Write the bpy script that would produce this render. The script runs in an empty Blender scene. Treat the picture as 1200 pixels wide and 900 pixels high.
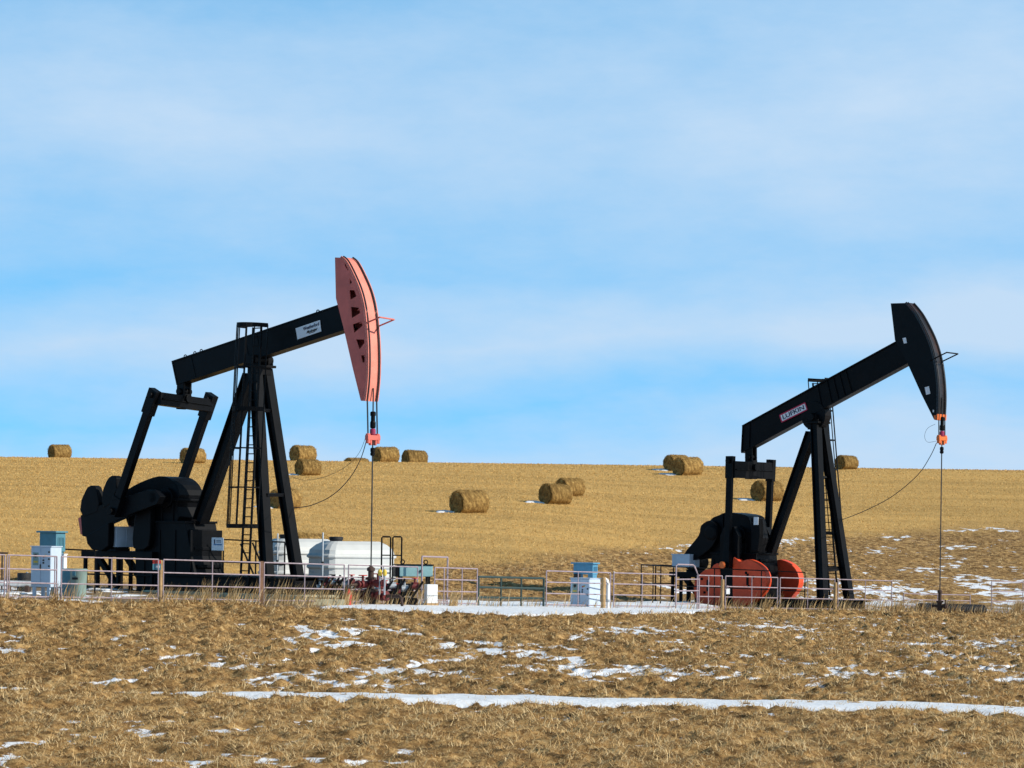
import bpy, bmesh, math, random
import numpy as np
from mathutils import Vector, Matrix
from math import sin, cos, tan, pi, radians, atan2, sqrt

random.seed(7)
RNG = np.random.default_rng(11)
sc = bpy.context.scene
C = sc.collection

# ------------------------------------------------------------------ camera
F = 3300.0            # focal length measured on a 1200 px wide frame
HX, HY = 600.0, 625.0
ROLL = radians(0.75)
EYE = Vector((0, 0, 2.36))

cam_d = bpy.data.cameras.new('camera')
cam_d.sensor_width = 36.0
cam_d.lens = 36.0 * F / 1200.0
cam_d.shift_y = (HY - 450.0) / 1200.0
cam_d.clip_start = 0.5
cam_d.clip_end = 6000
cam = bpy.data.objects.new('camera', cam_d)
C.objects.link(cam)
cam.location = EYE
cam.rotation_euler = (radians(90), -ROLL, 0)
sc.camera = cam


def ray(px, py):
    u, v = (px - HX) / F, (HY - py) / F
    return Vector((u * cos(ROLL) - v * sin(ROLL), 1.0, u * sin(ROLL) + v * cos(ROLL)))


def at(px, py, d):
    return EYE + ray(px, py) * d


# ------------------------------------------------------------------ noise
def _hash(ix, iy, seed):
    h = (ix.astype(np.int64) * 374761393 + iy.astype(np.int64) * 668265263 + seed * 974634777) & 0xFFFFFFFF
    h = ((h ^ (h >> 13)) * 1274126177) & 0xFFFFFFFF
    h = h ^ (h >> 16)
    return (h & 0xFFFF) / 65535.0


def vnoise(x, y, seed=0):
    x = np.asarray(x, float); y = np.asarray(y, float)
    ix = np.floor(x); iy = np.floor(y)
    fx = x - ix; fy = y - iy
    fx = fx * fx * fx * (fx * (fx * 6 - 15) + 10); fy = fy * fy * fy * (fy * (fy * 6 - 15) + 10)
    a = _hash(ix, iy, seed); b = _hash(ix + 1, iy, seed)
    c = _hash(ix, iy + 1, seed); d = _hash(ix + 1, iy + 1, seed)
    return a + (b - a) * fx + (c - a) * fy + (a - b - c + d) * fx * fy


def fbm(x, y, seed=0, octv=4, gain=0.5):
    s = 0; amp = 1; tot = 0
    for k in range(octv):
        r = 0.6 * k
        xx = x * cos(r) - y * sin(r); yy = x * sin(r) + y * cos(r)
        s = s + amp * vnoise(xx * 2 ** k + 17.3 * k, yy * 2 ** k - 9.1 * k, seed + k)
        tot += amp; amp *= gain
    return s / tot


def sstep(a, b, x):
    t = np.clip((np.asarray(x, float) - a) / (b - a), 0, 1)
    return t * t * (3 - 2 * t)


# ------------------------------------------------------------------ terrain
FK = 1.14
def fence_y(px):
    u = (px - HX) / F
    return (91 + 9.65 * FK) / (1 - FK * u)

LX = [-60, -16, -9.65, -4, 0, 4, 9, 22, 60]
LY = [70, 83, 89.3, 89.8, 91, 98, 109.5, 122, 130]
def padz(x):
    return -0.031 * (np.clip(x, -30, 26) + 11)

RIDGE_Y, RIDGE_Z = 250.0, 8.35

def base(x, y):
    x = np.asarray(x, float); y = np.asarray(y, float)
    pz = padz(x)
    lip = np.interp(x, LX, LY)
    # grassy bank falling towards the viewer
    t = np.clip((lip - y) / (lip - 59.0), 0, 1)
    zf = pz + (-1.05 - pz) * (t * 0.75 + 0.25 * t * t * (3 - 2 * t))
    zf = np.where(y < 59, -1.05 - 0.0055 * (59 - np.maximum(y, 30)), zf)
    # low berm on the right side of the lip
    zf = zf + 0.12 * np.exp(-((y - lip + 3.0) / 2.5) ** 2) * sstep(6, 11, x)
    bk = lip + 23
    tt = np.clip((y - bk) / (RIDGE_Y - bk), 0, 1)
    zb = pz + (RIDGE_Z - pz) * tt ** 1.2
    dy = np.maximum(y - RIDGE_Y, 0)
    s0 = 0.072
    over = np.where(dy < 24, s0 * dy - 0.0030 * dy * dy, s0 * 24 - 0.0030 * 576 - 0.072 * (dy - 24))
    zb = zb + np.maximum(over, -9.0)
    return np.where(y < lip, zf, zb)


def ground_hit(px, py, d0=38, d1=262):
    r = ray(px, py)
    prev = None
    d = d0
    while d < d1:
        p = EYE + r * d
        if p.z <= float(base(p.x, p.y)):
            lo, hi = d - 0.5, d
            for _ in range(20):
                m = (lo + hi) / 2
                q = EYE + r * m
                if q.z <= float(base(q.x, q.y)): hi = m
                else: lo = m
            return EYE + r * hi
        d += 0.5
    return EYE + r * d1


# border between rough grass (near) and stubble (far): traced along the hillside
_bp = [(470, 672), (520, 664), (600, 655), (700, 646), (780, 640), (900, 630), (1050, 622), (1200, 616)]
_bw = [ground_hit(*p) for p in _bp]
BX = [-200, -40, -10] + [p.x for p in _bw] + [120]
BY = [118, 110, 112] + [p.y for p in _bw] + [230]


def axis(segs):
    out = [segs[0][0]]
    for a, b, s in segs:
        n = max(1, int(round((b - a) / s)))
        out += [a + (b - a) * (i + 1) / n for i in range(n)]
    return np.array(out)


XS = axis([(-900, -300, 100), (-300, -80, 20), (-80, -40, 4), (-40, -20, .5), (-20, 22, .09), (22, 40, .4), (40, 80, 4), (80, 300, 20), (300, 900, 100)])
YS = axis([(-200, -20, 30), (-20, 36, 4), (36, 41, .4), (41, 95, .11), (95, 132, .22), (132, 200, .4), (200, 262, .8), (262, 300, 3), (300, 600, 30), (600, 2500, 190)])
GX, GY = np.meshgrid(XS, YS)


def masks(x, y):
    lip = np.interp(x, LX, LY)
    bord = np.interp(x, BX, BY)
    wob = (fbm(x * .12, y * .12, 31, 3) - .5) * 9
    stub = sstep(-7, 6, y - bord - wob)
    padw = (fbm(x * .25, y * .25, 77, 3) - .5) * 5
    pad = sstep(-.4, .8, y - lip - .3) * (1 - sstep(0, 5, y - lip - 21 + padw))
    pad = pad * (1 - .65 * sstep(9.5, 14, x))
    return stub, pad


def bump(x, y):
    stub, pad = masks(x, y)
    clump = fbm(x * 3.0, y * 2.1, 3, 4, .55) - .45
    lip_ = np.interp(x, LX, LY)
    amp = (.40 - .12 * sstep(2, 8, y - lip_)) * (.72 + .28 * sstep(56, 60, y)) * (1 - pad) * (1 - stub) + .06 * pad + .08 * stub
    z = amp * clump
    z += (fbm(x * .22, y * .16, 91, 2) - .5) * .12 * (1 - pad) * (1 - stub)
    near = np.exp(-((y - 150) / 900.0) ** 2)
    return z * near


STUB, PAD = masks(GX, GY)
BASE = base(GX, GY)
BUMP = bump(GX, GY)
TERR = BASE + BUMP


def terrain_z(x, y):
    return float(base(x, y) + bump(np.array([x]), np.array([y]))[0])


def dusting(x, y):
    """how far a thin dusting of snow fills the hollows between the tufts (0..1)"""
    lip = np.interp(x, LX, LY)
    stub, pad = masks(x, y)
    bord = np.interp(x, BX, BY)
    b = fbm(x * .45 + 2, y * .30 - 4, 207, 4, .6)
    big = fbm(x * .10, y * .09, 33, 3)
    front = (1 - sstep(-2, 1, y - lip))
    d = front * (.30 + .62 * sstep(.40, .66, b + .35 * (big - .5))) * (.45 + .55 * sstep(58, 63, y))
    d = d * (1 - .6 * np.exp(-((y - lip + 4) / 4.) ** 2))
    rr = np.clip((y - lip - 5) / np.maximum(bord - lip - 5, 5), 0, 1.3)
    back = (1 - front) * (1 - sstep(.95, 1.2, rr)) * sstep(3, 6, y - lip)
    bb = (.30 + .54 * sstep(3, 11, x)) * (.55 + .9 * sstep(.42, .62, b)) * (1 - .55 * sstep(.35, .7, rr))
    d = d + back * bb
    d = d + pad * .35 * sstep(.45, .6, b)
    d = d + .45 * np.exp(-((y - bord + 2) / 3.) ** 2) * sstep(-2, 8, x) * sstep(.48, .60, b)
    return np.clip(d, 0, 1)


def dust_field(x, y, bmp):
    h = np.clip((-.005 - bmp) / .055, -1, 1)                     # hollows of the tufted ground
    bk_ = sstep(2, 6, y - np.interp(x, LX, LY))
    n = fbm(x * 2.3, y * 1.3, 311, 4, .65) * (1 - bk_) + fbm(x * 3.6, y * 1.5, 313, 4, .7) * bk_
    return np.clip(dusting(x, y) * 1.0 - .80 + .42 * h + 1.15 * (n - .47), -1, 1)


def track_y(x):
    return 57.3 - .11 * x + .2 * np.sin(x * .33)


def snow_level(x, y):
    lip = np.interp(x, LX, LY)
    stub, pad = masks(x, y)
    lev = np.full_like(x, -.40)
    # patches lying in the hollows of the bank and the near verge
    n = fbm(x * .26 + 3, y * .20, 51, 5, .6)
    bank = sstep(60, 64, y) * (1 - sstep(-4, -1, y - lip))
    thr = .585 - .05 * np.exp(-((y - 68) / 5.) ** 2)
    lev = np.maximum(lev, -.40 + .40 * sstep(thr - .13, thr + .09, n) * bank)
    m2 = fbm(x * .5 - 8, y * .40 + 5, 63, 4, .6)
    lev = np.maximum(lev, -.40 + .352 * sstep(.36, .60, m2) * (1 - sstep(54, 56, y)))
    lev = np.maximum(lev, -.40 + .382 * sstep(.34, .62, m2) * bank)
    # the snow filled track
    w = np.interp(x, [-18, -14.5, -10, -7, -3, 6, 16], [-.3, .10, .25, .5, .9, 1.1, 1.4])
    e = (fbm(x * .5, y * .6, 15, 4, .6) - .5) * 2.6
    d = np.abs(y - track_y(x)) + e * np.where(y > track_y(x), 1.0, .28)
    lev = np.maximum(lev, -.40 + .48 * (1 - sstep(w - .5, w + .55, d)))
    # snow on the lease in front of the gate
    strip = sstep(-.6, .6, y - lip - .35 + e * .12)
    side = sstep(-8.5, -5.0, x + e) * (1 - sstep(7.5, 11, x + e))
    fend = 1 - sstep(0, 8, y - lip - 16 + e * 2)
    lev = np.maximum(lev, -.40 + .47 * strip * side * fend)
    thin = (1 - sstep(-.5, 1.6, y - lip - .9 + e * .2)) * strip * (x < -5)
    lev = np.maximum(lev, -.40 + .45 * thin)
    # scattered drifts between pad and field, thick on the right slope
    back = sstep(4, 9, y - lip) * (1 - stub) * (1 - sstep(3, 60, y - lip - 20))
    n3 = fbm(x * .55, y * .30, 88, 4, .6)
    rightw = sstep(2, 14, x)
    lev = np.maximum(lev, -.40 + .31 * sstep(.48, .64, n3) * back)
    bord = np.interp(x, BX, BY)
    rr = np.clip((y - lip - 5) / np.maximum(bord - lip - 5, 5), 0, 1.2)      # 0 at the pad .. 1 at the stubble
    dens = sstep(4, 13, x) * sstep(.0, .06, rr) * (1 - .45 * sstep(.25, .6, rr)) * (1 - sstep(.95, 1.12, rr))
    n4 = fbm(x * .16, y * .10, 19, 3)
    lev = np.maximum(lev, np.where(dens > .02, -.17 + .145 * dens + .12 * (n4 - .5) + .10 * (n3 - .5) + .045 * np.exp(-((rr - .16) / .14) ** 2), -.4))
    edge = np.exp(-((y - bord + 3) / 3.) ** 2) * sstep(-2, 8, x)
    lev = np.maximum(lev, -.40 + .345 * sstep(.46, .60, n3) * edge)
    leftf = (1 - sstep(-13, -10, x)) * pad
    lev = np.maximum(lev, -.40 + .43 * sstep(.46, .58, n3) * leftf)
    return lev


# ------------------------------------------------------------------ materials
def new_mat(name):
    m = bpy.data.materials.new(name); m.use_nodes = True
    nt = m.node_tree
    return m, nt, nt.nodes['Principled BSDF']


def N(nt, typ, **kw):
    n = nt.nodes.new(typ)
    for k, v in kw.items():
        setattr(n, k, v)
    return n


def paint(name, col, rough=.5, metal=0., var=.25, scale=6., dirt=(.16, .12, .08), dirt_amt=.25, spec=.5, bump_s=.0):
    m, nt, b = new_mat(name)
    tc = N(nt, 'ShaderNodeTexCoord')
    n1 = N(nt, 'ShaderNodeTexNoise'); n1.inputs['Scale'].default_value = scale; n1.inputs['Detail'].default_value = 6
    n2 = N(nt, 'ShaderNodeTexNoise'); n2.inputs['Scale'].default_value = scale * .35; n2.inputs['Detail'].default_value = 8
    n2.inputs['Roughness'].default_value = .7
    nt.links.new(tc.outputs['Object'], n1.inputs['Vector']); nt.links.new(tc.outputs['Object'], n2.inputs['Vector'])
    r1 = N(nt, 'ShaderNodeMapRange'); r1.inputs['From Min'].default_value = .3; r1.inputs['From Max'].default_value = .7
    r1.inputs['To Min'].default_value = 1 - var; r1.inputs['To Max'].default_value = 1 + var
    nt.links.new(n1.outputs['Fac'], r1.inputs['Value'])
    mul = N(nt, 'ShaderNodeMix', data_type='RGBA', blend_type='MULTIPLY'); mul.inputs['Factor'].default_value = 1
    mul.inputs['A'].default_value = (*col, 1)
    nt.links.new(r1.outputs['Result'], mul.inputs['B'])
    r2 = N(nt, 'ShaderNodeMapRange'); r2.inputs['From Min'].default_value = .52; r2.inputs['From Max'].default_value = .75
    r2.inputs['To Min'].default_value = 0; r2.inputs['To Max'].default_value = dirt_amt
    nt.links.new(n2.outputs['Fac'], r2.inputs['Value'])
    mx = N(nt, 'ShaderNodeMix', data_type='RGBA')
    nt.links.new(r2.outputs['Result'], mx.inputs['Factor'])
    nt.links.new(mul.outputs['Result'], mx.inputs['A']); mx.inputs['B'].default_value = (*dirt, 1)
    nt.links.new(mx.outputs['Result'], b.inputs['Base Color'])
    rr = N(nt, 'ShaderNodeMapRange'); rr.inputs['To Min'].default_value = max(.05, rough - .12); rr.inputs['To Max'].default_value = min(1, rough + .15)
    nt.links.new(n2.outputs['Fac'], rr.inputs['Value']); nt.links.new(rr.outputs['Result'], b.inputs['Roughness'])
    b.inputs['Metallic'].default_value = metal
    b.inputs['Specular IOR Level'].default_value = spec
    if bump_s:
        bp = N(nt, 'ShaderNodeBump'); bp.inputs['Strength'].default_value = bump_s; bp.inputs['Distance'].default_value = .02
        nt.links.new(n1.outputs['Fac'], bp.inputs['Height']); nt.links.new(bp.outputs['Normal'], b.inputs['Normal'])
    return m


M = {}
M['black'] = paint('black machine paint', (.0026, .0031, .0044), .46, 0, .4, 3., (.040, .026, .018), .14, .12)
M['black2'] = paint('black head paint', (.0026, .0030, .0044), .40, 0, .3, 3., (.03, .022, .018), .12, .14)
M['cable'] = paint('dark steel cable', (.025, .03, .036), .5, .3, .2, 20.)
M['face'] = paint('black face paint with painted reflections', (.012, .010, .012), .33, 0, .4, 3., (.16, .055, .035), .45, .5)  # reddish-brown blotches paint reflections into the black face colour
M['pink'] = paint('salmon red paint', (.66, .155, .125), .5, 0, .14, 2., (.35, .12, .09), .25, .35)
M['salmon'] = paint('sunlit tone salmon paint', (.80, .255, .195), .48, 0, .14, 3., (.45, .14, .10), .4, .4)  # lighter than the side plates: sunlight on the face put into the colour
M['orange'] = paint('orange red paint', (.78, .085, .028), .5, 0, .14, 3., (.12, .05, .03), .3, .35)
M['safety'] = paint('bright orange paint', (.75, .16, .03), .5, 0, .15, 5., (.2, .08, .04), .2)
M['lav'] = paint('lavender fence paint', (.33, .265, .305), .5, 0, .18, 9., (.24, .14, .09), .35)
M['green'] = paint('dark green gate paint', (.010, .036, .034), .5, 0, .2, 9., (.06, .06, .04), .2)
M['wood'] = paint('weathered timber', (.42, .27, .13), .85, 0, .35, 8., (.14, .09, .05), .5)
M['rustpost'] = paint('brown steel post', (.20, .10, .06), .7, 0, .3, 8., (.35, .25, .18), .5)
M['grey'] = paint('light grey enamel', (.50, .60, .72), .45, 0, .06, 4., (.4, .36, .3), .12)
M['white'] = paint('white enamel', (.80, .81, .82), .45, 0, .05, 4., (.5, .45, .38), .12)
M['steel'] = paint('galvanised steel', (.42, .46, .50), .45, .4, .15, 8.)
M['teal'] = paint('teal enamel', (.075, .22, .29), .5, 0, .12, 4., (.2, .2, .17), .2)
M['blue'] = paint('mid blue enamel', (.085, .27, .42), .5, 0, .12, 4., (.2, .2, .17), .2)
M['paleteal'] = paint('pale teal enamel', (.22, .40, .43), .5, 0, .12, 4., (.25, .22, .18), .2)
M['binsage'] = paint('sage green plastic', (.24, .34, .32), .6, 0, .12, 4., (.3, .27, .2), .25)
M['tank'] = paint('white polyethylene', (.55, .57, .57), .42, 0, .06, 1.5, (.38, .36, .32), .3)
M['red'] = paint('red valve paint', (.13, .014, .014), .5, 0, .3, 8., (.05, .03, .025), .4)
M['brightred'] = paint('bright red paint', (.55, .04, .03), .45, 0, .2, 8.)
M['magenta'] = paint('magenta clamp paint', (.32, .02, .08), .45, 0, .2, 8.)
M['yellow'] = paint('yellow paint', (.70, .50, .06), .5, 0, .15, 8.)
M['navy'] = paint('dark blue ink', (.02, .025, .07), .6, 0, .1, 8., dirt_amt=0)
M['ink'] = paint('black ink', (.012, .012, .014), .6, 0, .1, 8., dirt_amt=0)
M['crimson'] = paint('crimson sign paint', (.45, .01, .06), .5, 0, .1, 8., dirt_amt=.05)
M['label'] = paint('white sign panel', (.72, .76, .82), .45, 0, .05, 6., (.4, .4, .4), .1)
M['concrete'] = paint('pale concrete', (.46, .43, .30), .9, 0, .2, 5., (.25, .22, .16), .5)
M['rubber'] = paint('black rubber', (.02, .02, .022), .7, 0, .2, 8., (.12, .11, .10), .3)
M['rust'] = paint('rusty steel', (.055, .030, .022), .75, 0, .4, 9., (.05, .03, .025), .6)
M['paleblue'] = paint('pale blue label', (.10, .22, .42), .5, 0, .1, 8.)


def ramp(nt, stops, interp='LINEAR'):
    r = N(nt, 'ShaderNodeValToRGB')
    cr = r.color_ramp; cr.interpolation = interp
    while len(cr.elements) < len(stops): cr.elements.new(.5)
    for e, (p, c) in zip(cr.elements, stops):
        e.position = p; e.color = (*c, 1)
    return r


def terrain_mat():
    m, nt, b = new_mat('field ground')
    geo = N(nt, 'ShaderNodeNewGeometry')
    a1 = N(nt, 'ShaderNodeAttribute', attribute_name='stubble')
    a2 = N(nt, 'ShaderNodeAttribute', attribute_name='pad')

    def noise(scale, det=8, rough=.6, vec=None):
        n = N(nt, 'ShaderNodeTexNoise'); n.inputs['Scale'].default_value = scale
        n.inputs['Detail'].default_value = det; n.inputs['Roughness'].default_value = rough
        nt.links.new(vec if vec else geo.outputs['Position'], n.inputs['Vector'])
        return n
    mp = N(nt, 'ShaderNodeMapping'); mp.inputs['Scale'].default_value = (.10, 1.0, 1.0); mp.inputs['Rotation'].default_value = (0, 0, radians(4))
    nt.links.new(geo.outputs['Position'], mp.inputs['Vector'])
    n1 = noise(16, 8, .8)
    rough = ramp(nt, [(.38, (.065, .036, .014)), (.475, (.225, .130, .050)), (.55, (.43, .265, .105)), (.64, (.62, .43, .20))])
    n1b = noise(2.6, 5, .62)
    av = N(nt, 'ShaderNodeMix', data_type='FLOAT'); av.inputs['Factor'].default_value = .62
    nt.links.new(n1.outputs['Fac'], av.inputs['A']); nt.links.new(n1b.outputs['Fac'], av.inputs['B'])
    nt.links.new(av.outputs['Result'], rough.inputs['Fac'])
    n2 = noise(3.2, 10, .78)
    stub = ramp(nt, [(.28, (.40, .230, .072)), (.46, (.51, .318, .108)), (.58, (.58, .370, .130)), (.74, (.66, .45, .18))])
    nt.links.new(n2.outputs['Fac'], stub.inputs['Fac'])
    # broad swath tone left by the combine
    n3 = noise(.30, 5, .6, mp.outputs['Vector'])
    r3 = N(nt, 'ShaderNodeMapRange'); r3.inputs['From Min'].default_value = .35; r3.inputs['From Max'].default_value = .65
    r3.inputs['To Min'].default_value = .84; r3.inputs['To Max'].default_value = 1.14
    nt.links.new(n3.outputs['Fac'], r3.inputs['Value'])
    sm = N(nt, 'ShaderNodeMix', data_type='RGBA', blend_type='MULTIPLY'); sm.inputs['Factor'].default_value = 1
    nt.links.new(stub.outputs['Color'], sm.inputs['A']); nt.links.new(r3.outputs['Result'], sm.inputs['B'])
    n4 = noise(2.0, 8, .7)
    padc = ramp(nt, [(.3, (.10, .075, .05)), (.5, (.22, .16, .10)), (.7, (.34, .26, .17))])
    nt.links.new(n4.outputs['Fac'], padc.inputs['Fac'])
    x1 = N(nt, 'ShaderNodeMix', data_type='RGBA'); x2 = N(nt, 'ShaderNodeMix', data_type='RGBA')
    nt.links.new(a1.outputs['Fac'], x1.inputs['Factor']); nt.links.new(rough.outputs['Color'], x1.inputs['A']); nt.links.new(sm.outputs['Result'], x1.inputs['B'])
    nt.links.new(a2.outputs['Fac'], x2.inputs['Factor']); nt.links.new(x1.outputs['Result'], x2.inputs['A']); nt.links.new(padc.outputs['Color'], x2.inputs['B'])
    a3 = N(nt, 'ShaderNodeAttribute', attribute_name='dust')
    n5 = noise(9, 6, .7)
    ad = N(nt, 'ShaderNodeMath', operation='ADD'); nt.links.new(a3.outputs['Fac'], ad.inputs[0])
    mm5 = N(nt, 'ShaderNodeMapRange'); mm5.inputs['To Min'].default_value = -.40; mm5.inputs['To Max'].default_value = .40
    nt.links.new(n5.outputs['Fac'], mm5.inputs['Value']); nt.links.new(mm5.outputs['Result'], ad.inputs[1])
    st = N(nt, 'ShaderNodeMapRange', interpolation_type='SMOOTHSTEP'); st.inputs['From Min'].default_value = -.08; st.inputs['From Max'].default_value = .12
    nt.links.new(ad.outputs[0], st.inputs['Value'])
    x3 = N(nt, 'ShaderNodeMix', data_type='RGBA'); nt.links.new(st.outputs['Result'], x3.inputs['Factor'])
    nt.links.new(x2.outputs['Result'], x3.inputs['A']); x3.inputs['B'].default_value = (.82, .86, .93, 1)
    nt.links.new(x3.outputs['Result'], b.inputs['Base Color'])
    b.inputs['Roughness'].default_value = .95; b.inputs['Specular IOR Level'].default_value = .1
    bp = N(nt, 'ShaderNodeBump'); bp.inputs['Strength'].default_value = .7; bp.inputs['Distance'].default_value = .06
    nt.links.new(n2.outputs['Fac'], bp.inputs['Height']); nt.links.new(bp.outputs['Normal'], b.inputs['Normal'])
    return m


def snow_mat():
    m, nt, b = new_mat('old snow')
    geo = N(nt, 'ShaderNodeNewGeometry')
    n = N(nt, 'ShaderNodeTexNoise'); n.inputs['Scale'].default_value = 5; n.inputs['Detail'].default_value = 8; n.inputs['Roughness'].default_value = .7
    nt.links.new(geo.outputs['Position'], n.inputs['Vector'])
    r = ramp(nt, [(.30, (.62, .62, .64)), (.5, (.84, .87, .92)), (.7, (.88, .91, .95))])
    nt.links.new(n.outputs['Fac'], r.inputs['Fac']); nt.links.new(r.outputs['Color'], b.inputs['Base Color'])
    b.inputs['Roughness'].default_value = .6; b.inputs['Specular IOR Level'].default_value = .3
    bp = N(nt, 'ShaderNodeBump'); bp.inputs['Strength'].default_value = .5; bp.inputs['Distance'].default_value = .08
    nt.links.new(n.outputs['Fac'], bp.inputs['Height']); nt.links.new(bp.outputs['Normal'], b.inputs['Normal'])
    return m


def straw_mat(name, stops, rough=.8):
    m, nt, b = new_mat(name)
    a = N(nt, 'ShaderNodeAttribute', attribute_name='tint')
    r = ramp(nt, stops)
    nt.links.new(a.outputs['Fac'], r.inputs['Fac']); nt.links.new(r.outputs['Color'], b.inputs['Base Color'])
    b.inputs['Roughness'].default_value = rough; b.inputs['Specular IOR Level'].default_value = .25
    return m


M['terrain'] = terrain_mat()
M['snow'] = snow_mat()
M['grass'] = straw_mat('dry matted grass', [(0, (.060, .034, .014)), (.30, (.28, .160, .060)), (.62, (.53, .330, .128)), (1, (.80, .60, .32))])
M['stub'] = straw_mat('stubble straw', [(0, (.42, .245, .078)), (.4, (.59, .368, .124)), (.8, (.70, .46, .168)), (1, (.80, .59, .26))])
M['weed'] = straw_mat('dead weed stalks', [(0, (.16, .09, .035)), (.4, (.38, .24, .10)), (.75, (.55, .38, .18)), (1, (.68, .52, .30))])


def bale_mat():
    m, nt, b = new_mat('rolled straw')
    tc = N(nt, 'ShaderNodeTexCoord')
    at_ = N(nt, 'ShaderNodeAttribute', attribute_name='tint')
    mp = N(nt, 'ShaderNodeMapping'); mp.inputs['Scale'].default_value = (5.5, 2.0, 2.0)
    nt.links.new(tc.outputs['Object'], mp.inputs['Vector'])
    n = N(nt, 'ShaderNodeTexNoise'); n.inputs['Scale'].default_value = 1.0; n.inputs['Detail'].default_value = 9; n.inputs['Roughness'].default_value = .78
    nt.links.new(mp.outputs['Vector'], n.inputs['Vector'])
    oi = N(nt, 'ShaderNodeObjectInfo')
    r = ramp(nt, [(.32, (.085, .048, .016)), (.45, (.23, .138, .046)), (.57, (.40, .255, .088)), (.70, (.60, .42, .165))])
    nt.links.new(n.outputs['Fac'], r.inputs['Fac'])
    mr = N(nt, 'ShaderNodeMapRange'); mr.inputs['To Min'].default_value = .82; mr.inputs['To Max'].default_value = 1.12
    nt.links.new(oi.outputs['Random'], mr.inputs['Value'])
    mu = N(nt, 'ShaderNodeMix', data_type='RGBA', blend_type='MULTIPLY'); mu.inputs['Factor'].default_value = 1
    nt.links.new(r.outputs['Color'], mu.inputs['A']); nt.links.new(mr.outputs['Result'], mu.inputs['B'])
    mx = N(nt, 'ShaderNodeMix', data_type='RGBA', blend_type='MULTIPLY'); mx.inputs['Factor'].default_value = 1
    r2 = N(nt, 'ShaderNodeMapRange'); r2.inputs['To Min'].default_value = .62; r2.inputs['To Max'].default_value = 1.2
    nt.links.new(at_.outputs['Fac'], r2.inputs['Value'])
    nt.links.new(mu.outputs['Result'], mx.inputs['A']); nt.links.new(r2.outputs['Result'], mx.inputs['B'])
    nt.links.new(mx.outputs['Result'], b.inputs['Base Color'])
    b.inputs['Roughness'].default_value = .9; b.inputs['Specular IOR Level'].default_value = .1
    bp = N(nt, 'ShaderNodeBump'); bp.inputs['Strength'].default_value = .8; bp.inputs['Distance'].default_value = .06
    nt.links.new(n.outputs['Fac'], bp.inputs['Height']); nt.links.new(bp.outputs['Normal'], b.inputs['Normal'])
    return m


M['bale'] = bale_mat()


# ------------------------------------------------------------------ mesh helpers
def tag(o, label=None, cat=None, group=None, kind=None):
    if label: o['label'] = label
    if cat: o['category'] = cat
    if group: o['group'] = group
    if kind: o['kind'] = kind
    return o


def root(name, loc, rz, label, cat, group=None):
    o = bpy.data.objects.new(name, None); C.objects.link(o)
    o.empty_display_size = .3
    o.location = loc; o.rotation_euler = (0, 0, rz)
    return tag(o, label, cat, group)


def grid_mesh(name, xs, ys, z, mat, attrs=None, keep=None):
    ny, nx = z.shape
    co = np.empty((ny * nx, 3)); X, Y = np.meshgrid(xs, ys)
    co[:, 0] = X.ravel(); co[:, 1] = Y.ravel(); co[:, 2] = z.ravel()
    i = np.arange(ny * nx).reshape(ny, nx)
    q = np.stack([i[:-1, :-1], i[:-1, 1:], i[1:, 1:], i[1:, :-1]], -1).reshape(-1, 4)
    if keep is not None:
        k = keep.astype(bool)
        kq = (k[:-1, :-1] | k[:-1, 1:] | k[1:, 1:] | k[1:, :-1]).ravel()
        q = q[kq]
        used = np.unique(q); rm = np.full(ny * nx, -1); rm[used] = np.arange(len(used))
        co = co[used]; q = rm[q]
        attrs = {a: v.ravel()[used] for a, v in (attrs or {}).items()}
    return raw_mesh(name, co, q, mat, attrs, smooth=True)


def raw_mesh(name, co, quads, mat, attrs=None, smooth=False, tris=None):
    me = bpy.data.meshes.new(name)
    nq = len(quads); nt_ = 0 if tris is None else len(tris)
    me.vertices.add(len(co)); me.vertices.foreach_set('co', np.asarray(co, np.float32).ravel())
    loops = np.asarray(quads, np.int32).ravel()
    starts = np.arange(nq, dtype=np.int32) * 4
    if nt_:
        loops = np.concatenate([loops, np.asarray(tris, np.int32).ravel()])
        starts = np.concatenate([starts, nq * 4 + np.arange(nt_, dtype=np.int32) * 3])
    me.loops.add(len(loops)); me.loops.foreach_set('vertex_index', loops)
    me.polygons.add(nq + nt_)
    me.polygons.foreach_set('loop_start', starts)
    if smooth: me.polygons.foreach_set('use_smooth', np.ones(nq + nt_, bool))
    me.update(calc_edges=True)
    for a, v in (attrs or {}).items():
        at_ = me.attributes.new(a, 'FLOAT', 'POINT'); at_.data.foreach_set('value', np.asarray(v, np.float32).ravel())
    me.materials.append(mat)
    o = bpy.data.objects.new(name, me); C.objects.link(o)
    return o


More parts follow.
